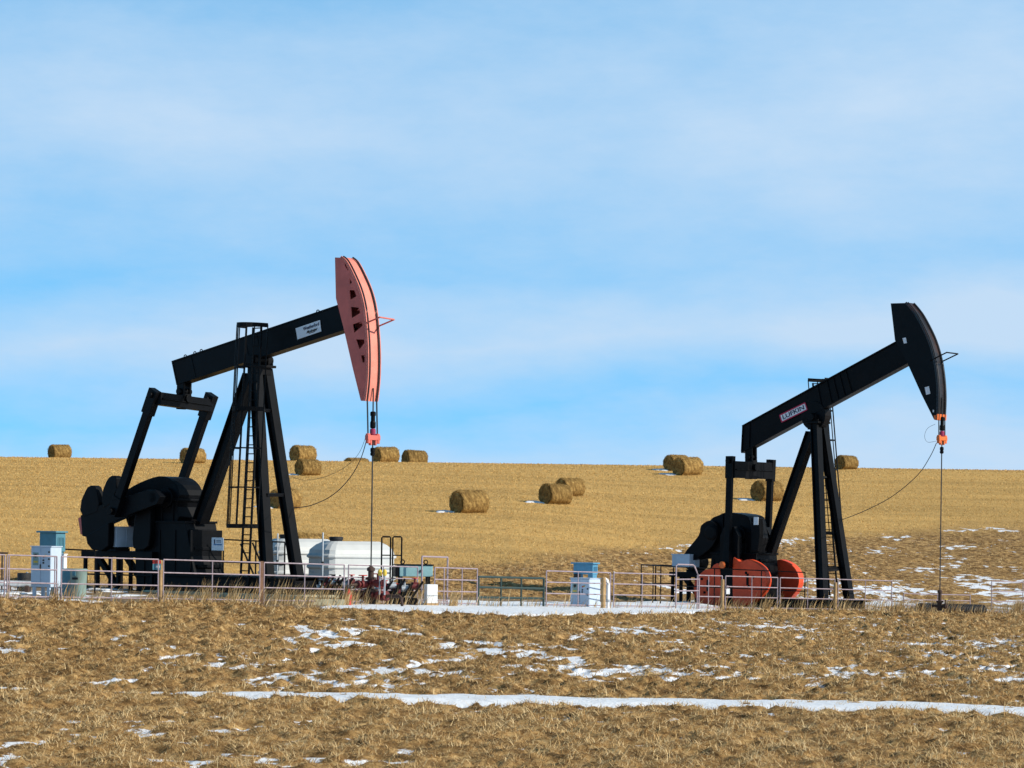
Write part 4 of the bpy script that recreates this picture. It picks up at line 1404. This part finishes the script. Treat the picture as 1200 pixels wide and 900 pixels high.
rodL = fl.O + fl.e * (fl.L(*left['carrier'], 0).x)
zg = float(base(rodL.x, rodL.y))
R = root('wellhead', (rodL.x, rodL.y, zg), -fl.a, 'wellhead with dark red valves and flow lines below the pink horsehead', 'wellhead', 'wellheads')
MB().lathe([(.17, -.1), (.17, .12), (.26, .12), (.26, .22), (.15, .22), (.15, .48), (.25, .48), (.25, .58), (.12, .60), (.12, .9), (.19, .9), (.19, .98), (.10, 1.0), (.10, 1.2), (.14, 1.2), (.14, 1.3), (.05, 1.36)],
           (0, 0, 0), n=18).build('spool', M['rust'], R, .006, smooth=True)
for (c, ax, hs) in (((-.45, 0, .36), (1, 0, 0), .16), ((.45, 0, .36), (1, 0, 0), .16), ((0, -.40, .74), (0, 1, 0), .13), ((.42, -.1, .80), (1, 0, 0), .12)):
    v = MB(); A = Vector(ax); c = Vector(c)
    v.tube(c - A * .30, c + A * .30, hs * .55, 12); v.tube(c - A * .12, c + A * .12, hs, 14)
    for q in (-1, 1): v.tube(c + A * (q * .24), c + A * (q * .29), hs * 1.1, 14)
    v.tube(c, c + Vector((0, 0, .3)), .045, 8)
    vb = v.build('valve', M['red'], R, .006)
    w_ = MB(); wheel(w_, c + Vector((0, 0, .31)), (0, 0, 1), .14); w_.build('handwheel', M['brightred'], vb)
pl_ = MB()
pl_.path([(-.75, 0, .36), (-1.3, 0, .36), (-1.42, 0, .30), (-1.45, 0, -.05)], .06, 8)
pl_.path([(.75, 0, .36), (1.25, .1, .36), (1.35, .1, .28), (1.36, .1, -.05)], .06, 8)
pl_.path([(0, -.7, .74), (0, -1.0, .72), (.0, -1.05, .6), (.0, -1.06, -.05)], .05, 8)
pl_.build('flow_line', M['rust'], R, smooth=True)
for xx in (.55, .78):
    y_ = MB().lathe([(.05, 0), (.07, .04), (.07, .16), (.03, .22)], (xx, -.15, 1.05), n=10); y_.build('cap', M['yellow'], R)
    MB().tube((xx, -.15, .4), (xx, -.15, 1.06), .03, 8).build('riser', M['steel'], R)

# pipe manifold skid right of the wellhead and to its left
def manifold(px, d, Ln, th, label, seed):
    rnd = random.Random(seed)
    p = gp(px, d); R = root('pipe_manifold', p, th, label, 'pipe manifold', 'pipe manifolds on skids')
    s = MB()
    for yy in (0, .7): s.ibar((0, yy, .15), (Ln, yy, .15), .16, .26, .03)
    for k in range(5): s.box((Ln * k / 4, .35, .18), (.1, .68, .12))
    s.build('skid', M['black'], R)
    for k in range(3):
        MB().tube((.05, .12 + .22 * k, .42 + .14 * k), (Ln - .05, .12 + .22 * k, .42 + .14 * k), .07, 10).build('pipe', M['black'] if k != 1 else M['rust'], R, smooth=True)
    for k in range(6):
        xx = Ln * (k + .5) / 6 + rnd.uniform(-.08, .08)
        MB().bar((xx - .3, -.05, .05), (xx + .25, -.05, .85 + rnd.uniform(-.1, .12)), .05, .07).build('strut', M['black'], R)
        v = MB(); c = Vector((xx, .15, .5 + .1 * (k % 3)))
        v.tube(c - Vector((.12, 0, 0)), c + Vector((.12, 0, 0)), .12, 12); v.tube(c, c + Vector((0, 0, .25)), .04, 8)
        vb = v.build('valve', M['red'] if k % 2 else M['steel'], R)
        w_ = MB(); wheel(w_, c + Vector((0, 0, .26)), (0, 0, 1), .1); w_.build('handwheel', M['brightred'] if k % 2 else M['ink'], vb)
    MB().box((Ln * .2, .45, .75), (.3, .25, .3)).build('gauge_box', M['grey'], R, .01)
    return R


manifold(441, 97.0, 1.45, radians(14), 'skid of dark pipes and red valves under the teal pump box', 3)
manifold(372, 98.2, 1.30, radians(14), 'skid of dark pipes at the foot of the front white tank', 5)
p = gp(409.5, 95.4)
R = root('fire_extinguisher', p, 0, 'small bright red cylinder standing behind the fence by the wellhead', 'extinguisher')
MB().lathe([(.10, -.02), (.105, .02), (.105, .42), (.06, .50), (.03, .52), (.03, .58)], (0, 0, .0), n=14).build('cylinder', M['brightred'], R, smooth=True)
MB().box((.03, 0, .60), (.12, .03, .04)).build('handle', M['ink'], R)

# concrete foundation under the left machine
slab = MB().box((0, 0, .04), (8.2, 2.6, .30)).build('concrete_slab', M['concrete'], None, .03)
slab.location = fl.O + fl.e * -.4; slab.rotation_euler = (0, 0, -fl.a)
tag(slab, 'pale yellowish concrete slab under the pink headed pumpjack', 'slab', 'foundation slabs')
slab = MB().box((0, 0, .0), (7.4, 2.6, .16)).build('concrete_slab', M['concrete'], None, .03)
slab.location = fr_.O + fr_.e * -1.2; slab.rotation_euler = (0, 0, -fr_.a)
tag(slab, 'low concrete slab under the all black pumpjack', 'slab', 'foundation slabs')
k_ = fpt(362, .25)
timb = MB().box((0, 0, .08), (2.5, .16, .22)).build('timber', M['concrete'], None, .02)
timb.location = k_; timb.rotation_euler = (0, 0, radians(12))
tag(timb, 'pale yellow timber beam lying under the fence in front of the pumpjack legs', 'beam')

# vent pipe by the timber post
p = fpt(713.5, -.8)
R = root('vent_pipe', p, 0, 'grey white bent pipe standing beside the pale timber post', 'vent pipe')
MB().path([(0, 0, -.1), (0, 0, .95), (-.03, 0, 1.08), (-.12, 0, 1.16), (-.2, 0, 1.14)], .065, 10).build('pipe', M['white'], R, smooth=True)
MB().lathe([(.085, 0), (.085, .08)], (0, 0, .3), n=12).build('collar', M['steel'], R)

# right wellhead and black pipes
rodR = fr_.O + fr_.e * (fr_.L(*right['carrier'], 0).x)
zg = float(base(rodR.x, rodR.y))
R = root('wellhead', (rodR.x, rodR.y, zg - .1), -fr_.a, 'small dark rusty wellhead in long grass below the black horsehead', 'wellhead', 'wellheads')
MB().lathe([(.17, -.1), (.17, .3), (.24, .3), (.24, .4), (.14, .4), (.14, .8), (.21, .8), (.21, .88), (.10, .9), (.10, 1.3), (.14, 1.3), (.14, 1.42), (.04, 1.46)], (0, 0, 0), n=16).build('spool', M['rust'], R, .006, smooth=True)
R.scale = (.72, .72, .80)
v = MB(); v.tube((-.5, 0, .62), (.5, 0, .62), .07, 10); v.tube((.28, 0, .62), (.46, 0, .62), .13, 12); v.tube((.37, 0, .62), (.37, 0, .95), .04, 8)
vb = v.build('valve', M['rust'], R)
w_ = MB(); wheel(w_, (.37, 0, .96), (0, 0, 1), .13); w_.build('handwheel', M['yellow'], vb)
for px0, px1, dd, lab in ((1080, 1099, 121.5, 'short black ribbed pipe lying left of the right wellhead'), (1107, 1152, 122.5, 'long black ribbed pipe lying right of the right wellhead')):
    a_, b_ = gp(px0, dd), gp(px1, dd + 1.5)
    R = root('culvert_pipe', a_, 0, lab, 'pipe', 'black ribbed pipes')
    Ln = (b_ - a_).length; ax = (b_ - a_).normalized()
    prof = []
    k = 0
    z = 0.
    while z < Ln:
        prof += [(.26, z), (.26, z + .05), (.225, z + .06), (.225, z + .10)]; z += .11
    MB().lathe(prof, (0, 0, .22), ax, 16).build('shell', M['rubber'], R)

# far left clutter
p0, p1 = gp(-30, 92), gp(36, 93.5)
R = root('flow_pipe', p0, 0, 'pale steel pipe on low supports at the left edge', 'pipe')
MB().tube((0, 0, .32), p1 - p0 + Vector((0, 0, .32)), .10, 12).build('pipe', M['steel'], R, smooth=True)
for f in (.3, .62, .95): MB().box((p1 - p0) * f + Vector((0, 0, .1)), (.12, .3, .3)).build('support', M['rust'], R)
p = gp(29, 95.5)
R = root('storage_drum', p, 0, 'small black drum behind the left fence beside the grey cabinet', 'drum')
MB().lathe([(.22, 0), (.235, .01), (.235, .2), (.245, .21), (.235, .22), (.235, .44), (.245, .45), (.235, .46), (.235, .62), (.2, .63)], (0, 0, 0), n=18).build('body', M['rubber'], R, smooth=True)
MB().lathe([(.04, 0), (.04, .03)], (.1, 0, .63), n=8).build('bung', M['steel'], R)
p = gp(3, 97)
R = root('sign_stand', p, 0, 'low rusty pipe stand with a crossbar at the left edge', 'pipe stand')
MB().tube((0, 0, -.1), (0, 0, 1.25), .03, 8).build('upright', M['rust'], R)
MB().tube((-.25, 0, 1.25), (.2, 0, 1.25), .03, 8).build('crossbar', M['rust'], R)


# ------------------------------------------------------------------ dead weeds along the fence
def weeds():
    xs_, ys_ = [], []
    def strip(p0, p1, n, off, sp):
        for _ in range(n):
            px = random.uniform(p0, p1)
            q = fpt(px, off + random.gauss(0, sp)); xs_.append(q.x); ys_.append(q.y)
    strip(-20, 30, 60, -.2, .4); strip(62, 190, 110, -.2, .5); strip(190, 310, 420, .1, .5); strip(310, 500, 1000, .1, .7); strip(500, 640, 130, -.2, .5)
    strip(640, 850, 180, -.3, .6); strip(850, 985, 340, -.5, .6); strip(985, 1230, 1500, -1.2, 1.2)
    for px, n, off in ((63, 70, .2), (240, 60, .3), (272, 60, .2), (405, 160, -.1), (1052, 350, -.8), (1110, 260, -.8), (1190, 300, -.8), (530, 80, -.6), (897, 120, -.3)):
        strip(px - 5, px + 5, n, off, .3)
    x = np.array(xs_); y = np.array(ys_); n = len(x)
    L = RNG.uniform(.3, .95, n) * (.6 + .7 * fbm(x * .9, y * .9, 4, 2)) ; w = .012 + .012 * RNG.random(n)
    tint = np.clip(.3 + .7 * RNG.random(n), 0, 1)
    z = base(x, y) + bump(x, y) - .03
    scatter('dead_weeds', x, y, L, w, np.radians(RNG.uniform(5, 45, n)), M['weed'], tint, bias=.55, curl=.5, label='tall dead weeds leaning along the pipe fence', z=z)


weeds()

# ------------------------------------------------------------------ hay bales
def bale_mesh(seed):
    rs = np.random.default_rng(seed)
    n, m = 56, 12
    co, quads, tris, tint = [], [], [], []
    # barrel along x, radius 1, length 2 (scaled per bale); slightly sagged and lumpy
    ends = [-1., -.97] + list(np.linspace(-.9, .9, m - 4)) + [.97, 1.]
    for j, xx in enumerate(ends):
        sh = 1 - (.10 if abs(xx) == 1 else (.03 if abs(xx) == .97 else 0))
        for k in range(n):
            t = 2 * pi * k / n
            lump = .055 * (fbm(np.array([cos(t) * 2 + seed]), np.array([sin(t) * 2 + xx]), seed, 3)[0] - .5) * 2
            r = sh * (1 + lump)
            y_, z_ = r * cos(t), r * sin(t)
            y_ *= 1.04 - .07 * z_
            if z_ < -.86: z_ = -.86 - (z_ + .86) * -.15
            co.append((xx, y_, z_)); tint.append(.5 + rs.uniform(-.25, .25))
    for j in range(m - 1):
        for k in range(n):
            a = j * n + k; b = j * n + (k + 1) % n
            quads.append((a, b, b + n, a + n))
    # spiral grooved end caps
    for sgn, j in ((-1, 0), (1, m - 1)):
        prev = [j * n + k for k in range(n)]
        for q in range(1, 9):
            rr = .90 * (1 - q / 9.)
            cur = []
            for k in range(n):
                t = 2 * pi * k / n
                g = .02 * sin((rr * 8 + k / n) * 2 * pi) + rs.uniform(-.015, .015)
                y_, z_ = rr * cos(t), rr * sin(t)
                co.append((sgn * (1 + g + .02), y_, max(z_, -.9))); tint.append(.35 + .3 * ((q % 2)) + rs.uniform(-.2, .2)); cur.append(len(co) - 1)
            for k in range(n):
                f = (prev[k], prev[(k + 1) % n], cur[(k + 1) % n], cur[k])
                quads.append(f if sgn < 0 else f[::-1])
            prev = cur
        co.append((sgn * 1.0, 0, 0)); tint.append(.4); c = len(co) - 1
        for k in range(n):
            f = (prev[k], prev[(k + 1) % n], c); tris.append(f if sgn < 0 else f[::-1])
    # loose straw standing off the surface
    for _ in range(2600):
        t = rs.uniform(0, 2 * pi); xx = rs.uniform(-1, 1)
        if rs.random() < .7:
            p = np.array([xx, cos(t), sin(t)]); nrm = np.array([0, cos(t), sin(t)]); tan_ = np.array([rs.normal(0, .35), -sin(t), cos(t)])
        else:
            rr = sqrt(rs.random()) * .95; s_ = rs.choice([-1, 1])
            p = np.array([s_ * 1.02, rr * cos(t), rr * sin(t)]); nrm = np.array([s_, 0, 0]); tan_ = np.array([0, -sin(t), cos(t)])
        if p[2] < -.84: continue
        l = rs.uniform(.08, .34); side = np.cross(nrm, tan_); side = side / (np.linalg.norm(side) + 1e-6) * rs.uniform(.012, .028)
        tip = p + tan_ * l * rs.choice([-1, 1]) + nrm * rs.uniform(.0, .10)
        i = len(co); co += [tuple(p - side), tuple(p + side), tuple(tip)]; tris.append((i, i + 1, i + 2)); tv = rs.uniform(.2, 1); tint += [tv] * 3
    # ragged skirt on the ground
    for _ in range(260):
        t = rs.uniform(0, 1); xx = rs.uniform(-1.08, 1.08); yy = rs.choice([-1, 1]) * rs.uniform(.4, .75)
        p = np.array([xx, yy, -.90]); tip = p + np.array([rs.uniform(-.15, .15), rs.uniform(-.12, .12), rs.uniform(.04, .2)])
        i = len(co); co += [tuple(p - [.015, 0, 0]), tuple(p + [.015, 0, 0]), tuple(tip)]; tris.append((i, i + 1, i + 2)); tint += [rs.uniform(.2, 1)] * 3
    o = raw_mesh('hay_bale', np.array(co), np.array(quads), M['bale'], {'tint': np.array(tint)}, smooth=False, tris=np.array(tris))
    return o


BALES = [  # px, py of the ground contact, pixel height, axis yaw, label
    (70, 534.5, 17, 38, 'lone round bale on the skyline at the far left'),
    (226, 543, 19, 40, 'round bale on the ridge seen behind the right pitman arm of the pumpjack'),
    (355, 537.5, 20, 42, 'round bale on the skyline just above and behind another bale, left of the pink horsehead'),
    (361, 557, 20, 36, 'round bale below the skyline bale, right of the tripod legs'),
    (334, 596, 24, 38, 'round bale seen between the front legs of the pumpjack'),
    (418, 543, 12, 40, 'bale sunk behind the ridge with only its top showing, left of the polished rod'),
    (452, 540, 19.5, 36, 'round bale on the skyline right behind the polished rod'),
    (486, 541, 14, 30, 'low round bale on the skyline, last one right of the polished rod'),
    (550, 601, 28, 38, 'largest round bale, alone in mid field between the pumpjacks'),
    (651, 590.5, 25, 38, 'front bale of the overlapping pair in mid field'),
    (668, 581, 22, 40, 'rear bale of the overlapping pair in mid field'),
    (793, 551, 19, 40, 'rear bale of the close pair on the right ridge'),
    (806, 556.5, 22, 40, 'front bale of the close pair on the right ridge'),
    (992, 550, 17, 36, 'round bale on the skyline behind the right pumpjack ladder'),
    (899, 587, 25, 38, 'round bale seen beside the pitman arm of the all black pumpjack'),
    (362, 655, 30, 38, 'round bale whose golden top shows just above the rear white tank'),
]
bm_protos = [bale_mesh(s) for s in (1, 2, 3, 4)]
snow_bits = []
for i, (px, py, hpx, yaw, lab) in enumerate(BALES):
    p = ground_hit(px, py)
    if px in (418, 486):                      # standing just over the brow
        d_ = 278.5 if px == 418 else 269
        p = EYE + ray(px, py) * d_; p.z = float(base(p.x, p.y)); hpx = 20
    dia = hpx * p.y / F
    dia = min(max(dia, 1.32), 1.7)
    ln = dia * random.uniform(1.22, 1.42)
    o = bm_protos[i] if i < 4 else bm_protos[i % 4].copy()
    if i >= 4: C.objects.link(o)
    o.name = 'hay_bale' if i == 0 else 'hay_bale.%03d' % i
    o.scale = (ln / 2, dia / 2 * random.uniform(.98, 1.05), dia / 2)
    o.location = (p.x, p.y, float(base(p.x, p.y)) + dia / 2 * .87)
    o.rotation_euler = (0, radians(random.uniform(-2, 2)), radians(yaw))
    tag(o, lab, 'hay bale', 'round straw bales on the stubble')
    snow_bits.append((p, dia))

# snow left in the shade on the left of some bales
vs, qs = [], []
for i in (2, 3, 4, 8, 9, 11, 12, 14):
    p, dia = snow_bits[i]
    cx, cy = p.x - dia * .95, p.y - .1
    K, Rn = 18, 4
    z0 = len(vs)
    for rj in range(Rn + 1):
        for k in range(K):
            t = 2 * pi * k / K; rr = rj / Rn * (1 + .25 * sin(3 * t + i) + .15 * sin(5 * t))
            x, y = cx + rr * .55 * dia * cos(t), cy + rr * .9 * sin(t)
            vs.append((x, y, float(base(x, y)) + .06 * (1 - (rj / Rn) ** 2) + (.05 if rj < Rn else -.06)))
    for rj in range(Rn):
        for k in range(K):
            a = z0 + rj * K + k; b = z0 + rj * K + (k + 1) % K
            qs.append((a, a + K, b + K, b))
so = raw_mesh('snow_drift', np.array(vs), np.array(qs), M['snow'], smooth=True); tag(so, kind='stuff', label='small snow remnants shaded by the bales')

# ------------------------------------------------------------------ light and sky
SUN_EL, SUN_AZ = radians(31), radians(112)       # azimuth from +Y towards +X
sd = Vector((sin(SUN_AZ) * cos(SUN_EL), cos(SUN_AZ) * cos(SUN_EL), sin(SUN_EL)))
sl = bpy.data.lights.new('sun', 'SUN'); sl.energy = 5.0; sl.angle = radians(.53); sl.color = (1.0, .92, .79)
so_ = bpy.data.objects.new('sun', sl); C.objects.link(so_)
so_.rotation_euler = sd.to_track_quat('Z', 'Y').to_euler(); so_.location = sd * 300

w = bpy.data.worlds.new('World'); sc.world = w; w.use_nodes = True
nt = w.node_tree; nt.nodes.clear()
out = N(nt, 'ShaderNodeOutputWorld'); bg = N(nt, 'ShaderNodeBackground'); bg.inputs['Strength'].default_value = .12
tc = N(nt, 'ShaderNodeTexCoord'); sp = N(nt, 'ShaderNodeSeparateXYZ'); nt.links.new(tc.outputs['Generated'], sp.inputs[0])


def math_n(op, a, b=None, clamp=False):
    n = N(nt, 'ShaderNodeMath', operation=op); n.use_clamp = clamp
    for i, v in enumerate((a, b)):
        if v is None: continue
        if isinstance(v, (int, float)): n.inputs[i].default_value = v
        else: nt.links.new(v, n.inputs[i])
    return n.outputs[0]


zup = math_n('MAXIMUM', sp.outputs['Z'], 0.)
zl = math_n('ADD', math_n('MULTIPLY', zup, 1.5), .42)
cv = N(nt, 'ShaderNodeCombineXYZ'); nt.links.new(sp.outputs['X'], cv.inputs[0]); nt.links.new(sp.outputs['Y'], cv.inputs[1]); nt.links.new(zl, cv.inputs[2])
nv = N(nt, 'ShaderNodeVectorMath', operation='NORMALIZE'); nt.links.new(cv.outputs[0], nv.inputs[0])
sky = N(nt, 'ShaderNodeTexSky', sky_type='NISHITA'); sky.sun_disc = False; sky.sun_elevation = SUN_EL; sky.sun_rotation = SUN_AZ
sky.air_density = 1.0; sky.dust_density = .4; sky.ozone_density = 1.5
nt.links.new(nv.outputs[0], sky.inputs[0])
tint = N(nt, 'ShaderNodeMix', data_type='RGBA', blend_type='MULTIPLY'); tint.inputs['Factor'].default_value = 1
tint.inputs['B'].default_value = (1.35, 2.72, 2.75, 1)
nt.links.new(sky.outputs[0], tint.inputs['A'])
# thin cirrus in long, slightly tilted bands
def noise_w(scale, vec, det=5, rough=.55):
    n = N(nt, 'ShaderNodeTexNoise'); n.inputs['Scale'].default_value = scale; n.inputs['Detail'].default_value = det; n.inputs['Roughness'].default_value = rough
    nt.links.new(vec, n.inputs['Vector']); return n.outputs['Fac']
def mapv(scale, loc=(0, 0, 0), rot=(0, 0, 0)):
    m = N(nt, 'ShaderNodeMapping'); m.inputs['Scale'].default_value = scale; m.inputs['Location'].default_value = loc; m.inputs['Rotation'].default_value = rot
    nt.links.new(tc.outputs['Generated'], m.inputs['Vector']); return m.outputs[0]
warp = noise_w(1., mapv((7, 7, 22), (1.3, .2, .4), (0, radians(6), 0)), 5)
zw = math_n('ADD', sp.outputs['Z'], math_n('MULTIPLY', math_n('SUBTRACT', warp, .5), .05))
zw = math_n('ADD', zw, math_n('MULTIPLY', sp.outputs['X'], -.055))
band = N(nt, 'ShaderNodeMapRange'); band.inputs['From Min'].default_value = 0; band.inputs['From Max'].default_value = .2
nt.links.new(zw, band.inputs['Value'])
br = ramp(nt, [(0, (1.,) * 3), (.15, (.86,) * 3), (.225, (.30,) * 3), (.27, (.50,) * 3), (.34, (.92,) * 3), (.40, (.60,) * 3), (.455, (.36,) * 3), (.56, (.55,) * 3), (.72, (.78,) * 3), (.86, (.62,) * 3), (1., (.30,) * 3)])
nt.links.new(band.outputs['Result'], br.inputs['Fac'])
wisp = noise_w(1., mapv((16, 9, 60), (4, 2, 1), (0, radians(9), 0)), 9, .66)
wisp2 = noise_w(1., mapv((8, 5, 17), (9, 1, 3), (0, radians(16), 0)), 8, .6)
cl = math_n('ADD', br.outputs['Color'], math_n('MULTIPLY', math_n('SUBTRACT', wisp, .5), .42))
cl = math_n('ADD', cl, math_n('MULTIPLY', math_n('SUBTRACT', wisp2, .5), 1.1), clamp=True)
cl = math_n('ADD', cl, math_n('MULTIPLY', sp.outputs['X'], .55), clamp=True)
# fade the cirrus away high overhead
hi = N(nt, 'ShaderNodeMapRange'); hi.inputs['From Min'].default_value = .3; hi.inputs['From Max'].default_value = .8; hi.inputs['To Min'].default_value = 1; hi.inputs['To Max'].default_value = .25
nt.links.new(sp.outputs['Z'], hi.inputs['Value'])
cl = math_n('MULTIPLY', cl, hi.outputs['Result'])
mixc = N(nt, 'ShaderNodeMix', data_type='RGBA')
nt.links.new(cl, mixc.inputs['Factor']); nt.links.new(tint.outputs['Result'], mixc.inputs['A']); mixc.inputs['B'].default_value = (4.55, 6.05, 7.75, 1)
zen = N(nt, 'ShaderNodeMapRange'); zen.inputs['From Min'].default_value = .22; zen.inputs['From Max'].default_value = .7; zen.inputs['To Min'].default_value = 1; zen.inputs['To Max'].default_value = .3
nt.links.new(sp.outputs['Z'], zen.inputs['Value'])
zm_ = N(nt, 'ShaderNodeMix', data_type='RGBA', blend_type='MULTIPLY'); zm_.inputs['Factor'].default_value = 1
nt.links.new(mixc.outputs['Result'], zm_.inputs['A']); nt.links.new(zen.outputs['Result'], zm_.inputs['B'])
nt.links.new(zm_.outputs['Result'], bg.inputs['Color']); nt.links.new(bg.outputs[0], out.inputs[0])

# ------------------------------------------------------------------ render settings
sc.render.engine = 'CYCLES'
sc.cycles.max_bounces = 6
sc.cycles.diffuse_bounces = 3
sc.cycles.caustics_reflective = False; sc.cycles.caustics_refractive = False
vs_ = sc.view_settings
vs_.view_transform = 'Standard'; vs_.look = 'None'; vs_.gamma = 1; vs_.exposure = 0; vs_.use_curve_mapping = False
